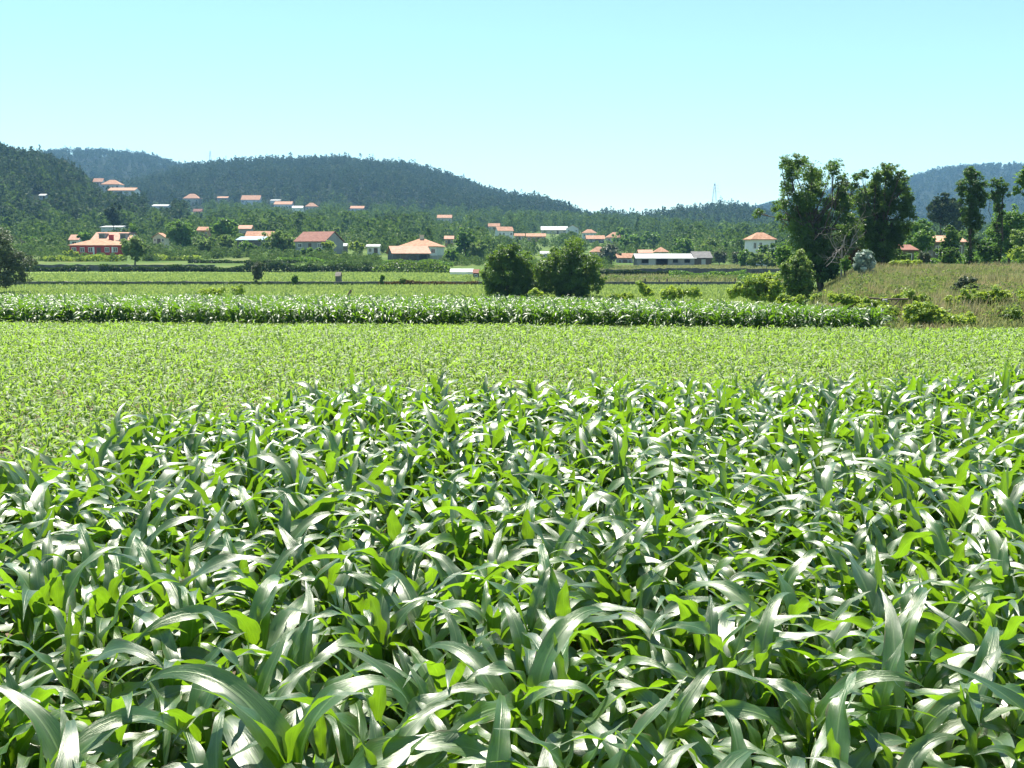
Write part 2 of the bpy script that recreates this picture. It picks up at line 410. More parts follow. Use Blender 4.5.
def tube(q, pts, radii, n=6, r=0.5):
    """tapered tube along points"""
    pts = np.asarray(pts, float); radii = np.asarray(radii, float)
    d = np.gradient(pts, axis=0); d /= np.linalg.norm(d, axis=1)[:, None] + 1e-9
    a = np.where(np.abs(d[:, 2:3]) < 0.9, np.array([[0, 0, 1.]]), np.array([[1., 0, 0]]))
    s = np.cross(d, a); s /= np.linalg.norm(s, axis=1)[:, None] + 1e-9
    t = np.cross(d, s)
    ang = np.linspace(0, 2 * math.pi, n, endpoint=False)
    ring = pts[:, None] + radii[:, None, None] * (np.cos(ang)[None, :, None] * s[:, None] + np.sin(ang)[None, :, None] * t[:, None])
    k = len(pts)
    i, j = np.meshgrid(np.arange(k - 1), np.arange(n), indexing='ij')
    j2 = (j + 1) % n
    f = np.stack([i * n + j, i * n + j2, (i + 1) * n + j2, (i + 1) * n + j], -1).reshape(-1, 4)
    q.add(ring.reshape(-1, 3), f, None, r)
    # closed tip
    tip = (k - 1) * n + np.arange(n)
    q.add(np.concatenate([ring[-1], pts[-1:] + d[-1:] * radii[-1]]), [(a_, (a_ + 1) % n, n, n) for a_ in range(n)] if False else
          [(a_, (a_ + 1) % n, (a_ + 2) % n, n) for a_ in range(0, n - 1, 2)], None, r)


# ------------------------------------------------------------------ maize
def blade(q, g, base, az, L, W, el0, droop, ns, nc, twist, rip, r, swirl, pw):
    s = np.linspace(0, 1, ns + 1)
    el = el0 - droop * s ** pw
    a = az + swirl * s ** 1.5
    ds = L / ns
    dirs = np.stack([np.cos(el) * np.cos(a), np.cos(el) * np.sin(a), np.sin(el)], -1)
    pts = np.concatenate([[base], base + np.cumsum((dirs[:-1] + dirs[1:]) / 2 * ds, 0)])
    side = np.stack([-np.sin(a), np.cos(a), np.zeros_like(a)], -1)
    nrm = np.cross(dirs, side)
    tw = twist * s
    sd = side * np.cos(tw)[:, None] + nrm * np.sin(tw)[:, None]
    nr = np.cross(dirs, sd)
    w = W * (0.42 + 0.58 * sstep(0, 0.33, s)) * np.clip(1 - s ** 2.1, 0, 1) ** 0.95
    w[-1] = W * 0.02
    c = np.linspace(-1, 1, nc + 1)
    fold = 0.42 * (1 - 0.6 * s) * w            # trough along the midrib
    ph = g.random(2) * 6.28
    fr = g.uniform(2.0, 4.0, 2)
    rl = np.sin(s * fr[0] * 6.28 + ph[0]); rr = np.sin(s * fr[1] * 6.28 + ph[1])
    rp = np.where(c[None] < 0, rl[:, None], rr[:, None]) * rip * (w[:, None] * 0.5) * np.abs(c[None]) ** 2 * sstep(0, .25, s)[:, None]
    off = (fold[:, None] * 0.5 * (np.abs(c[None]) ** 1.4)) + rp
    V = pts[:, None] + sd[:, None] * (c[None, :, None] * w[:, None, None] * 0.5) + nr[:, None] * off[..., None]
    n1 = nc + 1
    i, j = np.meshgrid(np.arange(ns), np.arange(nc), indexing='ij')
    f = np.stack([i * n1 + j, (i + 1) * n1 + j, (i + 1) * n1 + j + 1, i * n1 + j + 1], -1).reshape(-1, 4)
    uv = np.stack([np.broadcast_to((c[None] + 1) / 2, (ns + 1, n1)), np.broadcast_to(s[:, None] * L * 10, (ns + 1, n1))], -1).reshape(-1, 2)
    q.add(V.reshape(-1, 3), f, uv, r)


def maize(seed, H=1.1, nl=11, res=(18, 6), young=False, ws=1.0):
    """one plant: (stalk Q, leaves Q)"""
    g = np.random.default_rng(seed)
    st, lv = Q(), Q()
    az0 = g.random() * 6.28
    zt = H * 0.62
    k = 7
    zs = np.linspace(-0.06, zt, k)
    bend = g.normal(0, 0.03, 2) * H
    sx = bend[0] * (zs / zt) ** 2; sy = bend[1] * (zs / zt) ** 2
    tube(st, np.stack([sx, sy, zs], -1), np.linspace(0.015, 0.007, k) * (0.6 if young else 1) * (H / 1.1) ** .5, 6 if res[0] > 8 else 4)
    for i in range(nl):
        t = i / (nl - 1)
        z = H * (0.03 + 0.58 * t ** 0.95)
        fr = np.clip(z / zt, 0, 1)
        base = np.array([bend[0] * fr ** 2, bend[1] * fr ** 2, z])
        az = az0 + math.pi * i + g.normal(0, 0.42)
        L = H * (0.43 + 0.37 * math.sin(math.pi * min(1, t * 0.85 + 0.16))) * g.uniform(0.85, 1.12)
        if t > 0.86:
            L *= 0.8
        el0 = R(g.normal(50 + 26 * t, 8)); el0 = min(el0, R(88))
        droop = R(g.normal(136 - 24 * t, 24))
        if t > 0.86:
            droop = R(abs(g.normal(62, 34))); el0 = R(g.uniform(68, 88))
        W = (0.075 + 0.056 * math.sin(math.pi * min(1, 0.2 + t * 0.75))) * g.uniform(0.85, 1.12) * H / 1.1
        if young:
            W *= 0.95
        W *= ws
        blade(lv, g, base, az, L, W, el0, droop, res[0], res[1], g.normal(0, 0.55), g.uniform(0.18, 0.6), g.random(), g.normal(0, 0.5), g.uniform(1.1, 1.9))
    return st, lv


def merge_plants(name, protos, xs, ys, zs, sc, az, mat, label_kind, smooth=True):
    """many plants as one object"""
    q = Q()
    for p in range(len(protos)):
        sel = np.nonzero(np.arange(len(xs)) % len(protos) == p)[0]
        if not len(sel):
            continue
        v = np.concatenate(protos[p].v); f = np.concatenate(protos[p].f); uv = np.concatenate(protos[p].uv); r = np.concatenate(protos[p].r)
        ca, sa = np.cos(az[sel]), np.sin(az[sel])
        k = sc[sel][:, None]
        X = (v[None, :, 0] * ca[:, None] - v[None, :, 1] * sa[:, None]) * k + xs[sel][:, None]
        Yv = (v[None, :, 0] * sa[:, None] + v[None, :, 1] * ca[:, None]) * k + ys[sel][:, None]
        Z = v[None, :, 2] * k + zs[sel][:, None]
        m = len(sel)
        F_ = (f[None] + (np.arange(m) * len(v))[:, None, None]).reshape(-1, 4)
        rr = np.mod(np.tile(r, m) + np.repeat(rng.random(m) * 0.5, len(v)), 1.0)
        q.add(np.stack([X, Yv, Z], -1).reshape(-1, 3), F_, np.tile(uv, (m, 1)), rr)
    o = link(name, q.mesh(name, mat, smooth))
    o['label'] = label_kind; o['kind'] = 'stuff'
    return o


def leaf_quads(q):
    return q


def join_q(a, b):
    q = Q()
    for s in (a, b):
        for v, f, uv, r in zip(s.v, s.f, s.uv, s.r):
            base = 0
        vv = np.concatenate(s.v); ff = np.concatenate(s.f)
        q.add(vv, ff, np.concatenate(s.uv), np.concatenate(s.r))
    return q


# far edge of the tall stand, read as (column, row) at canopy height
EDGE = [(-250, 500), (-60, 478), (0, 452), (60, 428), (110, 408), (200, 397), (280, 386), (340, 376), (420, 376), (500, 377), (600, 374), (680, 371), (800, 372), (900, 369), (1024, 368), (1300, 364)]
EP = []
for (u, v) in EDGE:
    yc = (384 - v) / F
    kk = (1.02 - CZ) / ((yc * cT - sT) / (yc * sT + cT))
    EP.append((P(u, v, kk)[0], kk))
EP = np.array(EP)


def edge_y(x):
    return np.interp(x, EP[:, 0], EP[:, 1])


def rows(x0, x1, y0, y1, dx, dy, jit, tilt=0.0):
    xs, ys = [], []
    nx = int((x1 - x0) / dx); ny = int((y1 - y0) / dy)
    X, Y_ = np.meshgrid(np.arange(nx) * dx + x0, np.arange(ny) * dy + y0)
    X = X + rng.normal(0, jit, X.shape); Y_ = Y_ + rng.normal(0, jit, X.shape) + tilt * X
    return X.ravel(), Y_.ravel()


# --- tall plants near the camera
X, Yp = rows(-13, 16, 2.1, 19, 0.16, 0.5, 0.04, 0.05)
ok = (np.abs(X) < 1.3 + Yp * 0.72) & (Yp < edge_y(X)) & (Yp > 2.5) & (rng.random(len(X)) > 0.04)
X, Yp = X[ok], Yp[ok]
u_, v_ = uv_of(X, Yp, np.full(len(X), 0.7))
seen = (u_ > -60) & (u_ < 1084) & (v_ < 860)
d = np.hypot(X, Yp) + np.where(seen, 0, 1e4)
order = np.argsort(d)
near, rest = order[:300], order[300:]
protos_hi = []
for i in range(16):
    st, lv = maize(100 + i, 1.1 + 0.02 * (i % 5), 8 + i % 3)
    protos_hi.append((st.mesh('maize_stalk', M['stalk']), lv.mesh('maize_leaves', M['maize'])))
for n_, i in enumerate(near):
    a, b = protos_hi[n_ % 16]
    t = thing('maize_plant', 'one of the tall maize plants with broad glossy arching leaves nearest the camera', 'maize plant',
              (X[i], Yp[i], 0), rng.random() * 6.28, 'tall maize plants in the nearest rows')
    s = rng.normal(.93, 0.08); t.scale = (s, s, s)
    t.rotation_euler = (rng.normal(0, .05), rng.normal(0, .05), rng.random() * 6.28)
    link('stalk', a, t); link('leaves', b, t)
protos_mid = [join_q(*maize(300 + i, 1.1 + 0.02 * (i % 5), 8 + i % 3, (9, 4))) for i in range(14)]
merge_plants('maize_stand', protos_mid, X[rest], Yp[rest], np.zeros(len(rest)), rng.normal(.96, 0.08, len(rest)), rng.random(len(rest)) * 6.28,
             M['maize'], 'rest of the tall maize stand behind its nearest rows')

# --- low young maize behind it
X, Yp = rows(-30, 30, 6, 40, 0.125, 0.42, 0.045, 0.04)
ok = (np.abs(X) < 2.5 + Yp * 0.66) & (Yp > edge_y(X) + 0.35) & (Yp < np.interp(X, [-60, -19, 0, 8, 12.2, 40], [38.2, 36.2, 34.8, 33.6, 32.9, 32.5])) & (rng.random(len(X)) > 0.06)
X, Yp = X[ok], Yp[ok]
d = np.hypot(X, Yp) + np.where(np.abs(X) > Yp * 0.53, 1e4, 0)
order = np.argsort(d)
near, rest = order[:300], order[300:]
prot = []
for i in range(10):
    st, lv = maize(500 + i, 0.46, 7, (8, 4), True)
    prot.append((st.mesh('maize_stalk', M['stalk']), lv.mesh('maize_leaves', M['young'])))
for n_, i in enumerate(near):
    a, b = prot[n_ % 10]
    t = thing('young_maize_plant', 'one of the low yellow-green young maize plants just behind the tall stand', 'young maize plant',
              (X[i], Yp[i], 0), rng.random() * 6.28, 'young maize plants just behind the tall stand')
    s = rng.normal(1.0, 0.14); t.scale = (s, s, s)
    link('stalk', a, t); link('leaves', b, t)
protos_lo = [join_q(*maize(600 + i, 0.44, 7, (5, 2), True)) for i in range(12)]
merge_plants('young_maize_field', protos_lo, X[rest], Yp[rest], np.zeros(len(rest)), rng.normal(1.0, 0.14, len(rest)), rng.random(len(rest)) * 6.28,
             M['young'], 'broad field of low yellow-green young maize')

# --- the tall strip at the far side of the field
BX = np.array([-60, -19, 0, 8, 12.2]); BF = np.array([39.0, 37.0, 35.6, 34.4, 33.4])


def strip_front(x):
    return np.interp(x, BX, BF)


X, Yp = rows(-40, 12.6, 32, 52, 0.16, 0.5, 0.05)
fr = strip_front(X)
bk = fr + np.interp(X, [-30, 0, 9, 12.6], [10.5, 9.5, 5.0, 0.8])
ok = (Yp > fr) & (Yp < bk) & (np.abs(X) < Yp * 0.75)
X, Yp = X[ok], Yp[ok]
protos_b = [join_q(*maize(800 + i, 1.12, 10, (7, 2), False, .72)) for i in range(12)]
merge_plants('maize_strip', protos_b, X, Yp, valley(X, Yp), rng.normal(1.0, 0.05, len(X)), rng.random(len(X)) * 6.28, M['strip'],
             'long strip of tall maize across the far side of the young maize')


# ------------------------------------------------------------------ ground, fields and hills
def sheet(name, us, Ys, zfun, mat, smooth=True, label=None):
    q = Q()
    U, YY = np.meshgrid(us, Ys)
    XX = (U - 512) / F * np.maximum(YY, 14) * 0.9925
    Z = zfun(XX.ravel(), YY.ravel()).reshape(XX.shape)
    nu, ny = len(us), len(Ys)
    i, j = np.meshgrid(np.arange(ny - 1), np.arange(nu - 1), indexing='ij')
    f = np.stack([i * nu + j, i * nu + j + 1, (i + 1) * nu + j + 1, (i + 1) * nu + j], -1).reshape(-1, 4)
    q.add(np.stack([XX, YY, Z], -1).reshape(-1, 3), f)
    o = link(name, q.mesh(name, mat, smooth))
    o['kind'] = 'structure'
    if label:
        o['label'] = label
    return o


Yg = np.unique(np.concatenate([[-40, -20, 0, 10, 20, 30, 40], np.arange(41, 70, 1.0), np.arange(70, 124, 4.0), [124, 126], np.arange(130, 160, 5.), [160, 162, 170, 180, 186],
                               np.arange(190, 300, 6.), np.arange(300, 820, 20.), [1000, 1500, 2500, 4000, 7000]]))
ug = np.concatenate([np.arange(-1400, -200, 120.), np.arange(-200, 1225, 12.), np.arange(1240, 2500, 120.)])
sheet('ground', ug, Yg, lambda x, y: valley(x, y) - 0.004 - 0.0 * y, M['ground'], True, 'green valley ground')
q = Q()
gx = np.arange(-45, 45.1, 0.5); gy = np.arange(-6, 33.1, 0.5)
GX, GY = np.meshgrid(gx, gy)
GZ = valley(GX.ravel(), GY.ravel()).reshape(GX.shape) + 0.02 * np.sin(GY * 2 * math.pi / 0.56) + rng.normal(0, 0.012, GX.shape)
GZ += 0.03
nu = len(gx)
i, j = np.meshgrid(np.arange(len(gy) - 1), np.arange(nu - 1), indexing='ij')
q.add(np.stack([GX, GY, GZ], -1).reshape(-1, 3), np.stack([i * nu + j, i * nu + j + 1, (i + 1) * nu + j + 1, (i + 1) * nu + j], -1).reshape(-1, 4))
o = link('field_soil', q.mesh('field_soil', M['soil'])); o['kind'] = 'structure'; o['label'] = 'pale brown field soil'

near_z = lambda x, y: valley(x, y) + 0.05
sheet('meadow', np.arange(-300, 781, 12.), np.arange(60, 124.1, 4.), near_z, M['meadow'], True, 'bright green meadow')
sheet('upper_meadow', np.arange(-300, 477, 12.), np.array([126.2, 135, 145, 155, 165, 175, 181]), near_z, M['meadow'], True, 'bright green upper meadow')
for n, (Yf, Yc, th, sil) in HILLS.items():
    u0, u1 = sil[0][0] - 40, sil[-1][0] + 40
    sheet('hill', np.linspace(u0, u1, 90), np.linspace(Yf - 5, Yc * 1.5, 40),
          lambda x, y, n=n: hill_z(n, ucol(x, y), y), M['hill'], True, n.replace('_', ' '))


# short grass in the two meadows and weeds at the field margin
def tufts(name, xs, ys, h, w, mat, label, nb=3, lean=0.4, z0=None, r=None):
    q = Q()
    n = len(xs)
    zs = (valley(xs, ys) if z0 is None else z0)
    for b in range(nb):
        az = rng.random(n) * 6.28; ln = rng.normal(0, lean, n); hh = h * rng.uniform(.5, 1.2, n)
        cx, cy = np.cos(az), np.sin(az)
        bx = xs + rng.normal(0, w, n); by = ys + rng.normal(0, w, n)
        tip = np.stack([bx - cy * ln * hh, by + cx * ln * hh, zs + hh], -1)
        mid = np.stack([bx - cy * ln * hh * .35, by + cx * ln * hh * .35, zs + hh * .55], -1)
        l = np.stack([bx - cx * w / 2, by - cy * w / 2, zs - .03], -1); rgt = np.stack([bx + cx * w / 2, by + cy * w / 2, zs - .03], -1)
        hw = np.stack([cx * w * .36, cy * w * .36, 0 * cx], -1)
        ml, mr = mid - hw, mid + hw
        V = np.stack([l, rgt, mr, ml, tip - hw * .2, tip + hw * .2], 1).reshape(-1, 3)
        k = np.arange(n)[:, None] * 6
        f = np.concatenate([k + [0, 1, 2, 3], k + [3, 2, 5, 4]])
        rv = rng.random(n) if r is None else np.clip(r + rng.normal(0, .15, n), 0, 1)
        q.add(V, f, None, np.repeat(rv, 6))
    o = link(name, q.mesh(name, mat)); o['kind'] = 'stuff'; o['label'] = label
    return o


def scatter_uY(n, u0, u1, y0, y1, p=2.0):
    Y_ = (rng.random(n) * (y1 ** p - y0 ** p) + y0 ** p) ** (1 / p)
    u = rng.uniform(u0, u1, n)
    return (u - 512) / F * Y_ * 0.9925, Y_


x, y = scatter_uY(26000, -150, 790, 58, 124)
tufts('grass', x, y, 0.28, 0.16, M['grass'], 'short bright green grass of the lower meadow')
x, y = scatter_uY(12000, -100, 478, 126.5, 181)
tufts('grass', x, y, 0.3, 0.22, M['grass'], 'short bright green grass of the upper meadow')
x = rng.uniform(-30, 24, 7000); y = strip_front(x) - np.abs(rng.normal(0, .35, 7000)) - 0.15
tufts('grass', x, y, 0.28, 0.05, M['grass'], 'grassy margin along the foot of the far maize strip')
# dry grass on the bank
x, y = scatter_uY(60000, 800, 1200, 33.5, 84)
u = ucol(x, y)
kp = (rng.random(len(x)) < sstep(805, 860, u)) & ((y > 44) | (u > 872))
x, y = x[kp], y[kp]
pn = np.clip(0.5 + 0.38 * np.sin(x * 0.55 + y * 0.31) * np.sin(y * 0.42 - x * 0.23 + 1) + 0.3 * np.sin(x * 1.7 + 2 * np.sin(y * .6)) * np.sin(y * .8 + 1.3 * np.sin(x * .9)), 0, 1)
tufts('grass', x, y, 0.34, 0.05, M['drygrass'], 'long green and straw-coloured grass covering the bank', 3, 0.45, None, np.clip(0.08 + 1.0 * pn ** 1.05, 0, .97))
x, y = scatter_uY(9000, 815, 1200, 36, 80)
kp = (rng.random(9000) < sstep(815, 880, ucol(x, y))) & ((y > 44) | (ucol(x, y) > 872)) & (np.sin(x * .37 + 1.5 * np.sin(y * .21)) * np.sin(y * .3 + x * .12) > .12)
x, y = x[kp], y[kp]
tufts('grass', x, y, np.interp(y, [40, 70], [.75, .55]), 0.035, M['drygrass'], 'tall pale dry grass standing out on the bank', 4, .35, None, .72 + .2 * rng.random(len(x)))
x, y = scatter_uY(9000, 590, 800, 127, 230)
tufts('grass', x, y, 0.5, 0.14, M['drygrass'], 'rough grass on the terraces below the long shed', 3, .4, None, 0.5 + 0.2 * rng.random(9000))


# ------------------------------------------------------------------ trees and shrubs
def leaf_cards(q, pts, nrm, size, g, rv):
    """pointed, slightly folded leaves"""
    n = len(pts)
    a = g.normal(0, 1, (n, 3)); t = np.cross(nrm, a); t /= np.linalg.norm(t, axis=1)[:, None] + 1e-9
    s = np.cross(nrm, t)
    L = size * g.uniform(.6, 1.3, n)[:, None]; W = L * g.uniform(.55, .85, n)[:, None]
    V = np.stack([pts - t * L * .5, pts + s * W * .5 + nrm * L * .10, pts + t * L * .5 - nrm * L * .12, pts - s * W * .5 + nrm * L * .10], 1).reshape(-1, 3)
    f = np.arange(n * 4).reshape(-1, 4)
    q.add(V, f, None, np.repeat(rv, 4))


def crown_q(lobes, n, size, seed, clump=0.3, shell=0.55, up=0.5, ncl=None, fill=0.10):
    """leaves in clumps inside a set of lobes (x, y, z, rx, ry, rz)"""
    g = np.random.default_rng(seed)
    q = Q()
    lb = np.array(lobes, float)
    wts = (lb[:, 3] * lb[:, 5]) ** 0.9; wts /= wts.sum()
    K = ncl or max(18, int(n / 55))
    li = g.choice(len(lb), K, p=wts)
    dirs = g.normal(0, 1, (K, 3)); dirs /= np.linalg.norm(dirs, axis=1)[:, None]
    rad = (shell + (1 - shell) * g.random(K)) * g.uniform(0.5, 1.16, K)
    cc = lb[li, :3] + dirs * rad[:, None] * lb[li, 3:6]
    cr = .9 * clump * np.maximum(np.min(lb[li, 3:6], axis=1) * .6 + .4 * np.median(lb[:, 3]), 0.1) * g.uniform(.6, 1.35, K)
    ct = g.random(K)
    w2 = cr ** 2; w2 /= w2.sum()
    ki = g.choice(K, n, p=w2)
    off = g.normal(0, 1, (n, 3)); off /= np.linalg.norm(off, axis=1)[:, None]
    r_ = g.random(n) ** 0.5
    pts = cc[ki] + off * (cr[ki] * r_)[:, None] * np.array([1, 1, .75])
    nf = int(n * fill)
    l2 = g.choice(len(lb), nf, p=wts)
    d2 = g.normal(0, 1, (nf, 3)); d2 /= np.linalg.norm(d2, axis=1)[:, None]
    pts[:nf] = lb[l2, :3] + d2 * (g.random(nf) ** .5)[:, None] * lb[l2, 3:6] * 0.85
    nrm = off * 0.7 + dirs[ki] * 0.5 + np.array([0, 0, up]) + g.normal(0, .55, (n, 3))
    nrm /= np.linalg.norm(nrm, axis=1)[:, None]
    rv = np.clip(ct[ki] * 0.7 + g.random(n) * 0.3, 0, 1)
    leaf_cards(q, pts, nrm, size, g, rv)
    return q, cc


def trunk_q(base_r, top, lobes, seed, clumps=None, spread=True, nb=26):
    g = np.random.default_rng(seed + 5)
    q = Q()
    top = np.array(top, float)
    pts = np.array([np.zeros(3) + [0, 0, -0.3], [0, 0, 0], top * .35 + g.normal(0, .03, 3) * top[2] * [1, 1, 0], top * .7 + g.normal(0, .03, 3) * top[2] * [1, 1, 0], top])
    tube(q, pts, base_r * np.array([1.35, 1.15, .9, .7, .45]), 8)
    lb = np.array(lobes, float)
    for l in lb:
        b0 = pts[2] + (pts[4] - pts[2]) * g.uniform(0.0, 0.9)
        e = l[:3] + g.normal(0, .15, 3) * l[3]
        m = (b0 + e) / 2 + g.normal(0, .08, 3) * np.linalg.norm(e - b0) + np.array([0, 0, -.05 * np.linalg.norm(e - b0)])
        tube(q, [b0, m, e], base_r * np.array([.34, .2, .06]), 5)
        if clumps is not None:
            dd = np.linalg.norm(clumps - l[:3], axis=1)
            for k in np.argsort(dd)[:nb]:
                c = clumps[k]
                if dd[k] > l[3] * 1.2:
                    continue
                s0 = m + (e - m) * g.uniform(.1, 1)
                tube(q, [s0, (s0 + c) / 2 + g.normal(0, .05, 3) * dd[k], c], base_r * np.array([.09, .06, .02]), 4)
    return q


def tree(name, label, lobes_px, Y, base_uv, mat, n, size, cat='tree', group=None, seed=1, base_r=None, bark='bark', clump=0.3, depth=0.55, shell=.5, zbase=None, nb=6, trunk=True, top=None):
    """lobes_px: (u, v, r [, rz]) -- placed at its real distance Y, given depth"""
    g = np.random.default_rng(seed)
    b = P(base_uv[0], base_uv[1], Y)
    if zbase is not None:
        b[2] = zbase
    sc = Y / F
    us = [l[0] for l in lobes_px]
    wid = (max(l[0] + l[2] for l in lobes_px) - min(l[0] - l[2] for l in lobes_px)) * sc
    L = []
    for l in lobes_px:
        c = P(l[0], l[1], Y)
        r = l[2] * sc
        rz = (l[3] if len(l) > 3 else l[2]) * sc
        dy = g.uniform(-1, 1) * max(0, wid * 0.5 - r) * depth
        L.append([c[0] - b[0], dy, c[2] - b[2], r, r, rz])
    t = thing(name, label, cat, b, 0, group)
    q, cc = crown_q(L, n, size * sc, seed, clump, shell)
    link('crown', q.mesh('crown', mat, False), t)
    if trunk:
        lz = np.array(L)
        tp = top if top is not None else [np.average(lz[:, 0]), np.average(lz[:, 1]), np.average(lz[:, 2], weights=lz[:, 3]) + .3 * lz[:, 5].mean()]
        link('trunk', trunk_q(base_r or max(.06, wid * 0.025), tp, L, seed, cc, nb=nb).mesh('trunk', M[bark]), t)
    return t


def blob(u0, u1, v0, v1, seed, k=8):
    """lobes filling a rounded crown"""
    g = np.random.default_rng(seed)
    w, h = u1 - u0, v1 - v0
    cu, cv = (u0 + u1) / 2, (v0 + v1) / 2
    out = [(cu, cv, min(w, h) * .42)]
    for i in range(k):
        a = 6.28 * (i + g.uniform(-.3, .3)) / k
        r = g.uniform(.24, .36) * min(w, h)
        out.append((cu + math.cos(a) * (w / 2 - r) * g.uniform(.8, 1.02), cv + math.sin(a) * (h / 2 - r) * g.uniform(.85, 1.05), r))
    return out


def simple_tree(name, label, u0, u1, vt, vb, mat, Y=None, stem=0.12, group=None, seed=0, cat='tree', dens=2.6, size=2.4, bark='bark', k=8):
    Y = Y or surf_at((u0 + u1) / 2, vb)
    h = vb - vt
    area = (u1 - u0) * h
    # base at the ground; the crown starts above the stem
    zb = float(height((0.5 * (u0 + u1) - 512) / F * Y * .9925, Y)[0])
    return tree(name, label, blob(u0, u1, vt, vb - stem * h, seed, k), Y, ((u0 + u1) / 2, vb), mat, int(area * dens) + 250, size, cat, group, seed, bark=bark, zbase=zb, nb=3)


# the pair in the meadow
tree('round_tree', 'dark green round tree with foliage down to the ground, the narrower of the meadow pair',
     [(506, 270, 22), (491, 281, 13), (520, 267, 16), (500, 256, 11), (520, 283, 16), (495, 289, 13), (528, 277, 11), (513, 250, 7), (510, 289, 13), (487, 271, 9), (525, 291, 10)], 88, (507, 300), M['fig'], 22000, 2.2, seed=11, base_r=.16, shell=.65)
tree('round_tree', 'dark green round tree with foliage down to the ground, the broader of the meadow pair',
     [(567, 272, 26), (587, 276, 17), (550, 270, 18), (572, 251, 14), (560, 286, 16), (592, 262, 12), (544, 283, 14), (583, 289, 14), (578, 243, 7), (555, 256, 10), (595, 280, 9), (566, 291, 12), (540, 272, 9)], 87, (568, 301), M['fig'], 28000, 2.2, seed=12, base_r=.18, shell=.65)
# the big oaks on the bank
YO = 74
tree('oak_tree', 'tallest dark oak tree with ragged top standing on the bank beside the olive-green bush',
     [(797, 164, 13), (787, 162, 9), (806, 160, 9), (828, 170, 12), (835, 165, 8), (820, 178, 15), (792, 176, 12), (808, 174, 14), (795, 186, 13), (815, 189, 18), (802, 200, 16), (800, 216, 20), (824, 222, 24), (812, 250, 24), (838, 202, 14), (834, 252, 20), (798, 238, 18),
      (772, 208, 8), (763, 213, 7), (775, 218, 6), (783, 203, 9), (843, 188, 10), (818, 270, 18), (843, 230, 14), (805, 265, 14), (785, 189, 6), (846, 190, 8), (840, 178, 6), (781, 166, 4), (790, 225, 10), (836, 272, 12), (848, 250, 12), (848, 205, 13), (852, 222, 12), (845, 176, 7), (850, 238, 12)],
     YO, (822, 283), M['oak'], 62000, 1.8, seed=21, base_r=.24, clump=.3, zbase=vz((822 - 512) / F * YO, YO) - .1, shell=.3)
tree('oak_tree', 'broad dark oak tree on the bank beside the silvery bush',
     [(882, 174, 12), (873, 178, 9), (895, 176, 9), (890, 168, 7), (893, 188, 14), (878, 188, 13), (885, 204, 21), (878, 228, 22), (900, 212, 15), (866, 193, 10), (856, 186, 7), (874, 250, 17), (896, 236, 16), (906, 200, 9), (852, 178, 5), (888, 256, 14), (864, 210, 12), (900, 190, 7), (909, 214, 8), (868, 240, 12), (862, 174, 7), (858, 200, 11), (862, 222, 12), (906, 180, 6), (909, 195, 8), (905, 228, 11)],
     YO + 2, (880, 272), M['oak'], 54000, 1.8, seed=22, base_r=.22, clump=.3, zbase=vz((880 - 512) / F * 76, 76) - .1, shell=.3)
tree('leafy_tree', 'thin olive-green tree filling the gap behind the dead tree between the two oaks',
     [(845, 186, 8), (849, 200, 10), (843, 214, 11), (851, 226, 12), (845, 240, 12), (850, 255, 11), (840, 196, 7)], 84, (847, 272), M['olive'], 9000, 2.0, seed=23, base_r=.12, zbase=1.3)
# slender ivy-clad trees
tree('slender_tree', 'tall slender ivy-clad tree with dense narrow crown above the grassy bank',
     [(972, 176, 9), (968, 184, 11), (978, 186, 10), (966, 196, 10), (976, 200, 11), (972, 211, 10), (968, 219, 9), (975, 226, 8), (969, 235, 8), (972, 245, 7), (969, 254, 7), (972, 262, 7), (960, 190, 6), (984, 196, 6), (970, 170, 5)], 78, (971, 266), M['ivy'], 12000, 1.9, seed=31, base_r=.12, depth=.2, clump=.42, zbase=1.6, top=[0, 0, 7.2])
tree('slender_tree', 'thin sparse ivy-clad tree beside the denser slender one',
     [(1000, 186, 8), (994, 182, 6), (1006, 192, 6), (998, 196, 8), (995, 204, 7), (1000, 211, 7), (998, 220, 6), (996, 229, 6), (999, 237, 6), (997, 246, 7), (998, 255, 6), (991, 194, 5)], 79, (998, 267), M['ivy'], 5200, 1.9, seed=32, base_r=.09, depth=.2, clump=.42, zbase=1.6, top=[0, 0, 6.4])
tree('overhanging_tree', 'leafy tree at the frame edge whose branch hangs in above the bank',
     [(1020, 178, 8), (1019, 190, 6), (1035, 175, 14), (1042, 195, 16), (1050, 215, 16), (1026, 170, 6)], 70, (1052, 272), M['green'], 6000, 3.0, seed=33, base_r=.16, zbase=1.6)
# bare dead tree between the oaks
g = np.random.default_rng(5)
bq = Q(); bb = P(842, 262, 70); bb[2] = vz(bb[0], 70) - .1
t = thing('dead_tree', 'bare grey dead tree with thin twisting branches between the two oaks', 'tree', bb)


def limb(q, p, d, l, r, lev):
    pts = [p]
    for k in range(4):
        d = d + g.normal(0, .16, 3); d /= np.linalg.norm(d)
        pts.append(pts[-1] + d * l / 4)
    tube(q, pts, np.linspace(r, r * .45, 5), 5)
    if lev:
        for k in range(4 if lev > 1 else 3):
            i = g.integers(1, 5)
            nd_ = d * .5 + g.normal(0, .65, 3) + np.array([0, 0, .25]); nd_ /= np.linalg.norm(nd_)
            limb(q, pts[i], nd_, l * g.uniform(.45, .7), r * .42, lev - 1)


limb(bq, np.zeros(3), np.array([0.05, 0, 1.]), 3.4, .085, 3)
limb(bq, np.array([0, 0, 1.6]), np.array([.25, -.1, .95]), 2.4, .055, 3)
limb(bq, np.array([0, 0, 1.9]), np.array([-.6, -.1, .75]), 1.9, .045, 3)
link('trunk', bq.mesh('trunk', M['pale_bark']), t)

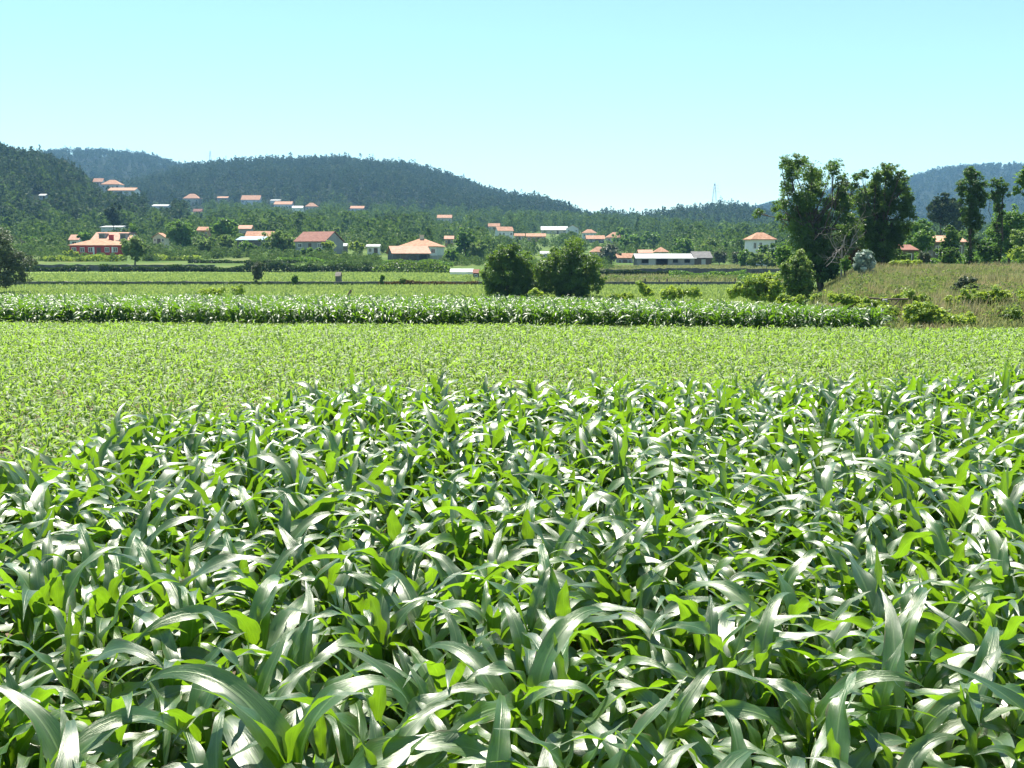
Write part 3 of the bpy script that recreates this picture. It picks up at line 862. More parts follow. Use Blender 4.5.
# bushes on and in front of the bank
B = lambda *a, **k: simple_tree(*a, **{**dict(cat='bush', stem=.0), **k})
B('bush', 'large olive-green bush in front of the tallest oak', 777, 819, 250, 305, M['lime'], 58, seed=41, dens=4.2, size=2.8)
B('bush', 'silvery white-leaved bush on the grassy bank below the oaks', 853, 877, 247, 279, M['silver'], 61, seed=42, dens=5, size=3.2)
B('bush', 'rust-brown bush on the bank between the dead tree and the silvery bush', 848, 864, 246, 270, M['rust'], 70, seed=43, dens=4)
B('bush', 'yellow-green bush growing low at the foot of the dead tree', 838, 852, 255, 273, M['green'], 68, seed=44, dens=4)
B('bush', 'low silvery bush at the corner of the young maize field', 850, 881, 314, 330, M['silver'], 34, seed=45, dens=4, size=3)
B('bush', 'grey-green shrub in the middle of the grassy bank', 948, 982, 274, 300, M['olive'], 48, seed=46, dens=3.5)
B('bush', 'dry brown bush at the foot of the bank below the vines', 990, 1060, 308, 330, M['rust'], 36.5, seed=47, dens=3.5)
B('bush', 'dry grey bush on the bank just right of the trellis post', 868, 900, 292, 318, M['scrub'], 42, seed=48, dens=2.5)
# vines: bright sprawling leaves
V_ = lambda label, lob, Y, base, n, seed, size=3.2: tree('vine', label, [(l[0], l[1] - 1.5, l[2] * 1.1, l[3] * 1.45) for l in lob], Y, base, M['vine'], int(n * 1.5), size, cat='vine', seed=seed, base_r=.03, clump=.5, depth=.8, zbase=vz((base[0] - 512) / F * Y, Y) - .05, nb=2)
V_('long mound of bright yellow-green vine spilling down to the young maize', [(895, 318, 12, 8), (915, 317, 14, 9), (935, 319, 14, 9), (955, 322, 14, 7), (975, 325, 12, 5), (905, 311, 9, 6), (930, 312, 9, 5)], 35.5, (930, 328), 6500, 51, 3.6)
V_('vine row trained along the wire at the right end of the bank', [(960, 303, 10, 5), (978, 300, 12, 6), (996, 299, 12, 6), (1014, 298, 12, 6), (1032, 298, 12, 7), (985, 312, 9, 7), (1055, 298, 14, 7)], 40, (990, 322), 4200, 52, 3.4)
V_('vine on the wire just right of the concrete trellis post', [(896, 299, 7, 4), (908, 296, 8, 5), (920, 301, 7, 4), (930, 302, 7, 4)], 40, (910, 312), 1500, 53)
V_('broad mound of vine leaves between the meadow and the olive-green bush', [(745, 288, 11, 7), (760, 286, 13, 9), (775, 288, 12, 9), (735, 294, 9, 5), (755, 297, 12, 5), (772, 298, 10, 5), (770, 279, 9, 5)], 66, (760, 302), 4200, 54)
V_('low vine row along the foot of the olive-green bush', [(786, 303, 8, 5), (800, 304, 9, 5), (815, 301, 9, 5), (825, 297, 8, 5)], 54, (805, 312), 2200, 55)
V_('straggling vine row behind the far maize strip beside the meadow', [(648, 293, 7, 5), (665, 294, 8, 5), (680, 295, 8, 4), (695, 294, 8, 5), (642, 290, 4, 5)], 72, (672, 301), 2000, 56)
V_('leafy vines running along the foot of the bank behind the silvery corner bush', [(868, 309, 9, 4), (880, 307, 9, 5), (893, 306, 9, 5), (1000, 314, 12, 5), (1020, 316, 12, 5), (985, 316, 10, 5)], 37, (880, 322), 3200, 62)
V_('vine hanging over the wire below the oaks on the bank', [(835, 299, 8, 4), (848, 300, 8, 4), (860, 302, 6, 3)], 44, (848, 312), 1500, 57)
V_('flat canopy of vine leaves on the small pergola atop the bank', [(903, 265, 8, 2.5), (914, 265, 8, 2.5), (896, 265, 5, 2)], 70, (905, 273), 1300, 58, 2.6)
V_('low leafy vine creeping over the foreground edge of the meadow behind the maize', [(215, 293, 12, 3), (235, 292, 12, 3.5), (205, 294, 8, 2.5)], 62, (220, 296), 900, 59, 2.6)
V_('low vines in the gap at the foot of the meadow pair', [(537, 297, 8, 5), (470, 299, 7, 3), (548, 300, 8, 3)], 74, (535, 303), 1200, 60, 2.6)
V_('low vines right of the meadow pair behind the maize strip', [(612, 298, 9, 3), (628, 299, 8, 3)], 74, (618, 303), 900, 61, 2.6)


def post(name, label, u, v0, v1, Y, w, mat, cat='post', group=None, lean=0.0):
    a = P(u, v1, Y); h = P(u, v0, Y)[2] - a[2]
    t = poly(name, *boxes([(-w / 2, w / 2, -w / 2, w / 2, -.4, h)]), mat, None, a)
    t.rotation_euler = (0, lean, 0)
    md = t.modifiers.new('bevel', 'BEVEL'); md.width = w * .12
    return tag(t, label, cat, group)


def wire(name, label, pts, r, mat, cat='wire'):
    q = Q(); tube(q, pts, np.full(len(pts), r), 5)
    return tag(link(name, q.mesh(name, mat)), label, cat)


post('trellis_post', 'thick grey concrete trellis post at the foot of the bank', 884, 299, 319, 38, .16, M['concrete'])
a, b = P(868, 298, 38.15), P(908, 299, 38.15)
wire('trellis_rail', 'horizontal rail fixed across the concrete trellis post', [a, (a + b) / 2 + [0, 0, -.03], b], .035, M['timber'], 'rail')
a, b = P(889, 311, 38), P(899, 300, 38)
wire('brace', 'slanting timber prop beside the concrete trellis post', [a, b], .03, M['timber'], 'prop')
post('leaning_post', 'pale leaning pole under the small vine pergola', 914, 266, 280, 69, .09, M['pale_bark'], lean=-.35)
post('pergola_post', 'dark upright pole under the small vine pergola', 906, 265, 276, 70, .08, M['timber'])
a, b = P(818, 310, 52), P(829, 296, 52)
wire('stake', 'dark slanting stake by the low vine row under the olive-green bush', [a, b], .03, M['timber'], 'stake')
a, b = P(351, 290.5, 80), P(347.5, 296.5, 80)
wire('stump_post', 'short rusty-brown leaning stake in the lower meadow', [b, a], .1, M['timber'], 'stake')

# left edge tree
tree('olive_tree', 'grey-green olive tree cut by the frame edge beside the far maize strip',
     [(2, 245, 17), (14, 262, 15), (6, 275, 15), (-14, 255, 24), (-30, 265, 20), (22, 262, 8), (16, 278, 9), (-5, 236, 10)], 98, (-6, 289), M['olive'], 20000, 2.0, seed=61, base_r=.22)
B('bush', 'small grey-green olive bush standing alone at the meadow bank', 249, 265, 260, 284, M['olive'], 124, seed=62, dens=5, stem=.05)
B('bush', 'tiny dark bush at the meadow bank beside the little stone hut', 291, 298, 273, 284, M['green'], 124, seed=63, dens=6)
B('bush', 'tiny dark bush at the meadow bank below the stone barn', 379, 385, 274, 284, M['green'], 124, seed=64, dens=6)
B('bush', 'tiny pale bush at the meadow bank nearest the low greenhouse', 399, 406, 277, 284, M['lime'], 124, seed=65, dens=6)

# individual trees of the valley floor
T = simple_tree
T('round_tree', 'olive-green round tree standing right of the red house', 119, 151, 233, 266, M['lime'], 188, seed=71, dens=3.6, stem=.1)
T('leafy_tree', 'large bright green tree between the red house and the bushes', 163, 200, 217, 254, M['green'], seed=72, dens=3.6)
T('leafy_tree', 'bright green tree with domed crown behind the two round bushes', 207, 241, 216, 243, M['green'], 262, seed=73, dens=3.6, stem=.05)
B('bush', 'round yellow-green bush, the one beside the large bright green tree', 194, 217, 235, 256, M['lime'], 240, seed=74, dens=3.6)
B('bush', 'round yellow-green bush in the middle of the row beside the blue roof', 217, 237, 233, 256, M['lime'], 242, seed=75, dens=3.6)
B('bush', 'dark green low bush under the blue-roofed lean-to', 236, 257, 239, 256, M['green'], 238, seed=76, dens=3.6)
B('blossoming_tree', 'wide dark tree dotted with pale blossom between the long orange roof and brown barn', 258, 299, 228, 257, M['lime'], 236, seed=77, dens=3.6, cat='tree')
B('bush', 'low rounded dark bush in front of the brown-roofed barn', 298, 323, 246, 257, M['green'], 234, seed=78, dens=3.8)
B('bush', 'yellow-green bush at the gable of the brown-roofed barn', 320, 338, 239, 252, M['vine'], 240, seed=79, dens=3.6)
T('pine_tree', 'tall dark pine rising behind the dormered house', 104, 123, 202, 232, M['eucalypt'], 330, seed=80, dens=4)
T('leafy_tree', 'small green tree in front of the dormered house behind the red roof', 77, 92, 229, 246, M['green'], 268, seed=81, dens=4)
T('leafy_tree', 'green tree at the right end of the dormered house', 127, 139, 222, 238, M['green'], 290, seed=82, dens=4)
B('bush', 'bright green rounded bush in front of the red house', 62, 82, 249, 258, M['vine'], 236, seed=83, dens=4)
T('leafy_tree', 'round green tree beyond the long shed, the left one of two', 670, 697, 236, 262, M['green'], 275, seed=84, dens=3.5)
T('leafy_tree', 'round green tree beyond the long shed, the right one of two', 697, 719, 237, 262, M['lime'], 272, seed=85, dens=3.5)
T('leafy_tree', 'dark tree beside the white two-storey house', 718, 742, 238, 262, M['green'], 280, seed=86, dens=3.5)
T('olive_tree', 'grey olive tree at the dark gable of the long shed', 711, 729, 248, 267, M['olive'], 226, seed=87, dens=4)
T('olive_tree', 'grey olive tree standing between the shed olive and the white house', 729, 744, 249, 268, M['olive'], 222, seed=88, dens=4)
T('leafy_tree', 'dark green tree growing in front of the white two-storey house', 752, 792, 243, 268, M['oak'], 188, seed=89, dens=3.6, stem=0)
T('leafy_tree', 'small green tree beside the white house foot', 735, 755, 247, 268, M['green'], 198, seed=90, dens=4, stem=0)
T('eucalyptus_tree', 'feathery grey-green eucalyptus behind the gap between oak and slender trees', 926, 962, 190, 250, M['eucalypt'], 190, seed=91, dens=3.2, stem=.3)
T('eucalyptus_tree', 'feathery eucalyptus rising behind the overgrown ruin', 946, 972, 198, 250, M['eucalypt'], 200, seed=92, dens=3, stem=.2)
B('bush', 'dark green shrub mass growing beside the tiled ruin', 935, 964, 244, 268, M['oak'], 88, seed=93, dens=3.5)
B('bush', 'round grey-green bush in front of the broken ruin', 914, 932, 249, 266, M['olive'], 84, seed=94, dens=3.5)
B('bush', 'yellow-green creeper mound lying over the tiled ruin', 946, 966, 230, 246, M['lime'], 116, seed=95, dens=3.5)
B('bush', 'green bush behind the broad oak with red-brown tips', 908, 936, 226, 254, M['green'], 120, seed=96, dens=3.2)
B('bush', 'dark leafy undergrowth bush between the slender trees', 972, 1002, 236, 268, M['ivy'], 92, seed=97, dens=3.2)
B('bush', 'light green leafy bush beyond the thin slender tree', 1000, 1060, 242, 268, M['vine'], 100, seed=98, dens=3)
B('bush', 'leafy yellow-green bush screening the foot of the white house', 744, 778, 249, 269, M['lime'], 184, seed=105, dens=3.4)
B('bush', 'grey-green leafy bush screening the broken ruin beside the broad oak', 882, 912, 247, 268, M['oak'], 92, seed=106, dens=3)
B('bush', 'dark leafy undergrowth bush under the broad oak', 858, 908, 246, 270, M['oak'], 84, seed=99, dens=3)
B('bush', 'dark leafy undergrowth bush under the tallest oak', 796, 846, 252, 284, M['oak'], 72.5, seed=100, dens=3)
B('bush', 'dark leafy bush beside the trunk of the tallest oak facing the white house', 772, 798, 238, 272, M['green'], 90, seed=101, dens=3)
T('leafy_tree', 'green tree left of the long shed beside the pale wall', 600, 622, 240, 268, M['olive'], 240, seed=102, dens=3)
T('leafy_tree', 'dark green tree behind the left end of the long shed', 616, 644, 231, 256, M['green'], 330, seed=103, dens=3)
T('leafy_tree', 'light green tree in front of the white hut beside the stone barn', 346, 366, 240, 254, M['vine'], 262, seed=104, dens=3.5)


T('leafy_tree', 'full green tree filling the gap behind the thin slender tree', 984, 1034, 204, 264, M['green'], 108, seed=121, dens=3, stem=.05)
T('leafy_tree', 'rounded green tree just right of the broad oak', 902, 938, 216, 262, M['green'], 126, seed=122, dens=3, stem=.05)
T('leafy_tree', 'yellow-green tree at the far right behind the slender trees', 1008, 1060, 222, 266, M['lime'], 102, seed=123, dens=3, stem=.05)
T('leafy_tree', 'dark tree standing left of the denser slender tree', 938, 962, 222, 264, M['oak'], 112, seed=124, dens=3, stem=.05)
for i, (u0, u1, vt, vb, mk) in enumerate([(20, 42, 234, 251, 'green'), (42, 60, 237, 252, 'olive'), (138, 153, 222, 237, 'lime'), (252, 264, 221, 234, 'green'), (300, 320, 220, 236, 'green'), (326, 346, 226, 243, 'lime'),
                                          (348, 370, 224, 245, 'green'), (370, 394, 227, 247, 'lime'), (390, 406, 231, 249, 'vine'), (452, 478, 226, 262, 'green'), (466, 490, 238, 263, 'lime'), (440, 462, 247, 265, 'green'),
                                          (599, 616, 243, 263, 'olive'), (610, 634, 227, 248, 'green'), (638, 664, 230, 251, 'green'), (727, 747, 226, 247, 'green'), (500, 522, 213, 229, 'green'),
                                          (462, 480, 212, 227, 'lime'), (378, 402, 211, 229, 'eucalypt'), (330, 352, 211, 227, 'green'), (404, 424, 214, 232, 'eucalypt'), (424, 440, 222, 238, 'lime'), (4, 24, 240, 254, 'lime'),
                                          (60, 74, 226, 240, 'olive'), (664, 682, 234, 250, 'lime'), (760, 776, 222, 238, 'green')]):
    T('leafy_tree', 'leafy garden tree standing among the village houses of the valley', u0, u1, vt, vb, M[mk], seed=140 + i, dens=3.4, stem=.06, group='garden trees among the village houses')


# hedges, terrace walls and vineyard rows
def hedge(name, label, pts, hp, mat, seed, Y=None, wide=1.0, dens=3.0, size=2.4, cat='hedge', zoff=0):
    """a line of foliage along (u, v) points at distance Y, hp pixels tall"""
    g = np.random.default_rng(seed)
    pts = np.array(pts, float)
    Ys = np.full(len(pts), Y) if np.isscalar(Y) else np.array(Y)
    W = np.array([P(u, v, yy) for (u, v), yy in zip(pts, Ys)])
    W[:, 2] = valley(W[:, 0], W[:, 1])
    o0 = W[0].copy()
    sc = Ys.mean() / F
    L = np.concatenate([[0], np.cumsum(np.linalg.norm(np.diff(W, axis=0), axis=1))])
    n = int((L[-1] / sc) * hp * dens) + 150
    s = g.random(n) * L[-1]
    c = np.stack([np.interp(s, L, W[:, k]) for k in range(3)], -1)
    h = hp * sc
    hv = h * (0.8 + 0.3 * np.sin(s * 1.1 / sc * .05 + seed) * np.sin(s / sc * .13 + 1))
    t = g.random(n) ** .7
    a = g.random(n) * 6.28
    pos = c + np.stack([g.normal(0, .12, n), np.cos(a) * wide * .5 * (1 - t ** 3 * .6) * g.random(n) ** .4, t * hv], -1)
    nr = np.stack([g.normal(0, .6, n), -np.abs(np.cos(a)) + g.normal(0, .5, n), .4 + g.normal(0, .5, n)], -1)
    nr /= np.linalg.norm(nr, axis=1)[:, None]
    q = Q()
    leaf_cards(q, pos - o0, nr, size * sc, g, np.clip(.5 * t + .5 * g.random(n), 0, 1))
    o = link(name, q.mesh(name, mat, False), None, o0)
    return tag(o, label, cat)


def wall_line(name, label, pts, hp, mat, Y, wide=.5, cat='wall', seed=1):
    g = np.random.default_rng(seed)
    pts = np.array(pts, float)
    us = np.linspace(pts[0, 0], pts[-1, 0], max(8, int(abs(pts[-1, 0] - pts[0, 0]) / 4)))
    vs = np.interp(us, pts[:, 0], pts[:, 1])
    W = np.array([P(u, v, Y) for u, v in zip(us, vs)])
    W[:, 2] = valley(W[:, 0], W[:, 1])
    o0 = W[0].copy(); W = W - o0
    h = hp * Y / F * (1 + g.normal(0, .06, len(us)))
    V, Fc = [], []
    for w, hh in zip(W, h):
        jy = g.normal(0, .03)
        V += [(w[0], w[1] - wide / 2 + jy, w[2] - .5), (w[0], w[1] - wide / 2 * .85 + jy, w[2] + hh), (w[0], w[1] + wide / 2 * .85, w[2] + hh), (w[0], w[1] + wide / 2, w[2] - .5)]
    for i in range(len(us) - 1):
        k = i * 4
        for a_ in range(4):
            b_ = (a_ + 1) % 4
            Fc.append((k + a_, k + b_, k + 4 + b_, k + 4 + a_))
    Fc += [(3, 2, 1, 0), tuple(len(V) - 4 + i for i in range(4))]
    return tag(poly(name, V, Fc, mat, None, o0), label, cat)


wall_line('terrace_wall', 'low dark brown bank wall between the two meadows', [(-40, 284), (640, 284)], 3.0, M['stone'], 125.2, seed=2)
wall_line('terrace_wall', 'low brown wall with fence posts above the meadow, below the long shed', [(604, 286), (800, 286)], 3.0, M['darkstone'], 125.2, seed=3)
wall_line('terrace_wall', 'tall dark terrace wall just below the long shed', [(598, 272), (790, 274)], 5.2, M['darkstone'], 161, seed=4)
wall_line('terrace_wall', 'dark retaining wall behind the upper meadow left of the round tree', [(24, 272), (215, 272)], 5.5, M['darkstone'], 183, seed=5)
hedge('hedge', 'dark clipped hedge behind the upper meadow, nearest the olive at the frame edge', [(22, 272), (89, 272)], 5.5, M['hedge'], 201, 182.3, 1.2)
hedge('hedge', 'long dark hedge behind the upper meadow under the round tree', [(100, 272), (248, 272)], 6.0, M['hedge'], 202, 182.3, 1.2)
hedge('hedge', 'dark bushy hedge behind the upper meadow beyond the olive bush', [(246, 272), (312, 273)], 10, M['hedge'], 203, 183, 2.0)
hedge('hedge', 'leafy hedge behind the upper meadow beside the little stone hut', [(312, 273), (378, 273)], 7, M['hedge'], 204, 184, 1.6)
hedge('hedge', 'tall bright and dark green thicket on the slope below the stone barn', [(374, 273), (450, 273)], 12, M['fig'], 205, 184, 5.0, 3.0)
hedge('hedge', 'second leafy thicket close under the stone barn walls', [(378, 268), (452, 268)], 6, M['green'], 206, 215, 4.0)
hedge('vineyard_row', 'bright green vine hedge in front of the red house', [(46, 261), (122, 261)], 6.5, M['vine'], 207, 214, 3.0, cat='vines')
hedge('vineyard_row', 'green vine row right of the round tree below the large green tree', [(148, 260), (200, 260)], 6, M['vine'], 208, 218, 3.0, cat='vines')
hedge('hedge', 'long dark hedge line below the row of round bushes', [(188, 261), (300, 261)], 3.4, M['hedge'], 209, 206, 1.2)
hedge('hedge', 'long green hedge below the brown-roofed barn', [(278, 262), (340, 262)], 6, M['green'], 210, 208, 3.0)
hedge('hedge', 'dark hedge right of the brown-roofed barn on the terrace', [(330, 266), (380, 266)], 3.4, M['hedge'], 211, 205, 1.4)
hedge('hedge', 'grassy green hedge on the terrace by the white hut', [(318, 258), (378, 258)], 4, M['scrub'], 212, 236, 2.5)
hedge('hedge', 'strip of scrub along the foot of the long shed', [(600, 268), (640, 268)], 3, M['scrub'], 213, 205, 2)
hedge('hedge', 'row of green scrub bushes on the terrace wall foot below the shed', [(670, 279), (745, 279)], 7, M['green'], 214, 152, 2.0, 2.2)
hedge('hedge', 'yellowish scrub strip on the terrace below the shed', [(606, 281), (800, 281)], 4.5, M['scrub'], 215, 140, 3.0, 1.8)
hedge('hedge', 'dark ivy covering the terrace wall below the shed', [(600, 272), (680, 272)], 6, M['hedge'], 216, 160.2, .5, 2.2)
hedge('hedge', 'weedy brown scrub along the wall between the meadows', [(380, 285), (478, 285)], 4.5, M['rust'], 217, 124.4, .8, 2.0)
hedge('hedge', 'thin weedy scrub along the wall between the meadows by the olive bush', [(30, 285), (380, 285)], 2.4, M['hedge'], 218, 124.4, .6, 2.0)
hedge('hedge', 'weedy green edge behind the far maize strip', [(240, 297), (470, 298)], 2.2, M['vine'], 219, 60, 1.0, 1.4)
hedge('hedge', 'leafy field hedge behind the slender trees', [(905, 268), (1080, 268)], 14, M['green'], 220, 118, 4, 1.6, 2.8)
hedge('hedge', 'leafy field hedge behind the two oaks', [(740, 268), (905, 266)], 8, M['green'], 221, 130, 4, 1.6, 2.8)
hedge('hedge', 'scrubby hedge in front of the dormered house and red house', [(30, 252), (72, 252)], 9, M['wood'], 222, 255, 6, 2.5)
hedge('hedge', 'grey-green hedge along the left foot of the near hill', [(20, 246), (70, 246)], 12, M['olive'], 223, 300, 6, 2.5)

for i, u in enumerate([645, 659, 667, 688, 735]):
    post('fence_post', 'weathered timber fence post on the low wall below the shed', u, 278.5 + (i % 2), 285, 125.6, .16, M['timber'], group='fence posts below the shed')


# ------------------------------------------------------------------ buildings
def window(parent, x, z, w, h, y):
    """frame proud of the wall with a pane set in it"""
    fw = max(.06, w * .09)
    f = poly('window', *boxes([(x - w / 2, x + w / 2, y - .06, y + .02, z, z + fw), (x - w / 2, x + w / 2, y - .06, y + .02, z + h - fw, z + h),
                               (x - w / 2, x - w / 2 + fw, y - .06, y + .02, z + fw, z + h - fw), (x + w / 2 - fw, x + w / 2, y - .06, y + .02, z + fw, z + h - fw),
                               (x - fw * .4, x + fw * .4, y - .05, y + .02, z + fw, z + h - fw)]), M['frame'], parent)
    poly('pane', *boxes([(x - w / 2 + fw * .9, x + w / 2 - fw * .9, y - .03, y + .01, z + fw * .9, z + h - fw * .9)]), M['pane'], f)


def roof_geo(kind, w, d, h, oh=.35, th=.14):
    a, b = w / 2 + oh, d / 2 + oh
    if kind == 'hip':
        r = max(0.0, a - b) if a > b else 0.0
        rb = max(0.0, b - a) if b > a else 0.0
        T_ = [(-a, -b, 0), (a, -b, 0), (a, b, 0), (-a, b, 0)]
        if a >= b:
            rid = [(-max(r, .05), 0, h), (max(r, .05), 0, h)]
            fc = [(0, 1, 5, 4), (1, 2, 5), (2, 3, 4, 5), (3, 0, 4)]
        else:
            rid = [(0, -rb, h), (0, rb, h)]
            fc = [(0, 1, 4), (1, 2, 5, 4), (2, 3, 5), (3, 0, 4, 5)]
        V = T_ + rid
        lo = [(x, y, z - th) for x, y, z in T_]
        V += lo
        fc += [(6, 7, 1, 0), (7, 8, 2, 1), (8, 9, 3, 2), (9, 6, 0, 3), (9, 8, 7, 6)]
        return V, fc
    if kind == 'gable':      # ridge along x
        V = []
        for x in (-a, a):
            V += [(x, -b, -h * oh / (d / 2) * 0), (x, 0, h), (x, b, 0), (x, b, -th), (x, 0, h - th), (x, -b, -th)]
        fc = [(0, 6, 7, 1), (1, 7, 8, 2), (2, 8, 9, 3), (3, 9, 10, 4), (4, 10, 11, 5), (5, 11, 6, 0), (0, 1, 4, 5), (1, 2, 3, 4), (6, 11, 10, 7), (7, 10, 9, 8)]
        return V, fc
    if kind == 'front':      # ridge towards the camera
        V, fc = roof_geo('gable', d, w, h, oh, th)
        return [(-y, x, z) for x, y, z in V], fc
    if kind == 'shed':       # one slope, low side at the front
        V = [(-a, -b, 0), (a, -b, 0), (a, b, h), (-a, b, h), (-a, -b, -th), (a, -b, -th), (a, b, h - th), (-a, b, h - th)]
        return V, [(0, 1, 2, 3), (7, 6, 5, 4), (4, 5, 1, 0), (5, 6, 2, 1), (6, 7, 3, 2), (7, 4, 0, 3)]


HOUSE_RECTS = []


def house(label, u0, u1, vt, ve, vb, wall='white', roof='tile', kind='hip', Y=None, rot=0.0, depth=None, wins=3, chim=None, name='house', cat='house', door=True, group=None, winh=1.2, oh=.35):
    uc = (u0 + u1) / 2
    Y = Y or surf_at(uc, vb)
    b = P(uc, vb, Y)
    sc = Y / F
    w = (u1 - u0) * sc - (.7 if Y > 140 else .15)
    w = w / max(.6, math.cos(rot) + .35 * abs(math.sin(rot)))
    hw = max(1.6 if Y > 200 and kind != 'shed' else .5, (vb - ve) * sc)
    hr = max(.5, (ve - vt) * sc)
    d = depth or max(3.5, min(9.0, w * .7))
    if kind in ('hip', 'gable', 'shed'):
        # the rise one sees is foreshortened only a little from the valley
        hr = hr * 1.05
    gz = float(height(b[0], b[1] + d * .5)[0])
    base = min(b[2], gz) - .5 - b[2]
    t = thing(name, label, cat, (b[0], b[1] + d / 2, b[2]), rot, group)
    V, Fc = boxes([(-w / 2, w / 2, -d / 2, d / 2, base, hw - .02)])
    if kind == 'gable':
        for x in (-w / 2, w / 2):
            k = len(V); e = .25 if x < 0 else -.25
            V += [(x, -d / 2, hw - .03), (x, d / 2, hw - .03), (x, 0, hw + hr * .93 - .12), (x + e, -d / 2, hw - .03), (x + e, d / 2, hw - .03), (x + e, 0, hw + hr * .93 - .12)]
            Fc += [(k, k + 1, k + 2), (k + 3, k + 5, k + 4), (k, k + 2, k + 5, k + 3), (k + 1, k + 4, k + 5, k + 2)]
    if kind == 'front':
        k = len(V)
        V += [(-w / 2, -d / 2, hw - .03), (w / 2, -d / 2, hw - .03), (0, -d / 2, hw + hr * .93 - .12), (-w / 2, -d / 2 + .25, hw - .03), (w / 2, -d / 2 + .25, hw - .03), (0, -d / 2 + .25, hw + hr * .93 - .12)]
        Fc += [(k, k + 1, k + 2), (k + 3, k + 5, k + 4), (k, k + 2, k + 5, k + 3), (k + 1, k + 4, k + 5, k + 2)]
    poly('wall', V, Fc, M[wall], t)
    RV, RF = roof_geo(kind, w, d, hr, oh, min(.14, oh * .5))
    ro = poly('roof', [(x, y, z + hw) for x, y, z in RV], RF, M[roof], t)
    if chim is not None:
        cw = .45
        x = chim * w
        poly('chimney', *boxes([(x - cw, x + cw, -.5 - cw + .5, cw, hw + .2, hw + hr + .8), (x - cw - .1, x + cw + .1, -cw - .1, cw + .1, hw + hr + .8, hw + hr + .95)]), M['redwall'] if wall == 'redwall' else M['cream'], ro)
    wh = min(winh, hw * .45)
    if wins:
        n = wins + (1 if door else 0)
        xs = [(i + .5) / n * w - w / 2 for i in range(n)]
        for i, x in enumerate(xs):
            if door and i == n // 2:
                poly('door', *boxes([(x - .5, x + .5, -d / 2 - .05, -d / 2 + .02, 0.02, min(2.05, hw * .8))]), M['timber'], t)
            else:
                window(t, x, hw - wh - hw * .2, min(1.3, w / n * .55), wh, -d / 2)
    HOUSE_RECTS.append((u0 - 1, u1 + 1, vt - 1, vb, Y))
    return t


# (label, u0, u1, top, eaves, base, wall, roof, kind)
h = house('deep red single-storey house with orange hipped roof and red chimney', 69, 121, 239, 245.3, 256, 'redwall', 'tile', 'hip', 246, wins=5, chim=.2, depth=9)
# its white corner pilaster and low porch roof
w_ = 52 * .246 - .7
for x in (-.02, .36):
    poly('corner_post', *boxes([(x * w_ - .18, x * w_ + .18, -4.6, -4.48, 0, 2.2)]), M['frame'], h)
poly('porch_roof', *boxes([(.1 * w_, .5 * w_, -6.0, -4.5, .0, .16)]), M['tile'], h)
h = house('long pale house with faded pink tiled roof and two dormers behind the red house', 91, 130, 232.5, 240.5, 248, 'white', 'pinktile', 'gable', 285, wins=4, depth=9)
for x in (-2.6, 3.4):
    dd = poly('dormer', *boxes([(x - .9, x + .9, -3.7, -1.2, 2.4, 4.0), (x - 1.1, x + 1.1, -3.9, -1.2, 4.0, 4.15)]), M['grey'], h)
    poly('pane', *boxes([(x - .65, x + .65, -3.74, -3.69, 2.7, 3.8)]), M['pane'], dd)
house('small white house with a pale tiled roof showing behind the red house', 69, 80, 235, 240, 248, 'white', 'pinktile', 'gable', 280, wins=1, door=False)
house('cream cottage with an orange gable half hidden beside the large bright green tree', 152, 166, 233, 237.5, 244, 'cream', 'tile', 'front', 300, wins=2)
house('small white hilltop house under the crest of the near hill, the highest one', 93, 103, 178.5, 182, 186, 'white', 'pinktile', 'gable', 640, wins=2)
house('hilltop house with a broad orange roof just below the highest white one', 101, 120, 180, 184.5, 190, 'white', 'tile', 'hip', 620, wins=3)
house('long hilltop house with orange roof, lowest of the hilltop three', 108, 135, 187.5, 190.5, 195, 'white', 'tile', 'gable', 590, wins=4)
house('lone white house amid the dark trees of the near hill', 39, 46, 194, 195.5, 200, 'white', 'sheet', 'gable', wins=1)
house('house with a pyramid orange roof beside the light green hillside terrace', 183, 199, 194, 198.5, 205, 'cream', 'tile', 'hip', wins=3)
house('low white outbuilding among trees below the pyramid-roofed house', 152, 168, 204.5, 206, 209.5, 'white', 'sheet', 'gable', wins=3, door=False)
house('long low white building under the tall dark pine', 100, 121, 226, 227, 229.5, 'white', 'sheet', 'shed', 345, wins=3, door=False)
house('white hillside house with orange roof above the domed green tree', 241, 260, 195.5, 200, 206, 'white', 'tile', 'gable', wins=4)
house('tiny white house left of the orange-roofed hillside house', 217, 228, 196.5, 198, 202, 'cream', 'tile', 'gable', wins=2)
house('white villa with orange roof and flat-topped wing on the wooded slope', 274, 292, 201.5, 204.5, 211, 'white', 'tile', 'gable', wins=4)
house('flat white wing building beside the white villa', 270, 280, 199.5, 200.5, 206, 'white', 'sheet', 'shed', wins=1, door=False)
house('low white house just right of the white villa', 292, 303, 206, 208, 214, 'white', 'sheet', 'gable', wins=2)
house('small house with a low pyramid roof right of the white villa', 305, 317, 203, 206.5, 211, 'cream', 'tile', 'hip', wins=2)
house('small brown-roofed farm building on the light green hillside terrace', 193, 202, 209, 211.5, 215, 'ochre', 'browntile', 'gable', wins=1)
house('ochre cottage peeping between the two bright green trees', 197, 209, 227, 230.5, 238, 'ochre', 'tile', 'gable', 320, wins=2)
house('grey-walled house with brown roof beside the domed green tree', 238, 252, 225.5, 229, 240, 'grey', 'pinktile', 'gable', 310, wins=2)
house('long low building with an orange roof behind the blue-roofed lean-to', 245, 273, 231.5, 237, 246, 'cream', 'tile', 'gable', 286, wins=3)
house('open lean-to with a pale blue sheet roof', 236, 263, 236.5, 240, 248, 'darkstone', 'bluesheet', 'shed', 268, wins=0, depth=5, name='lean_to', cat='lean-to')
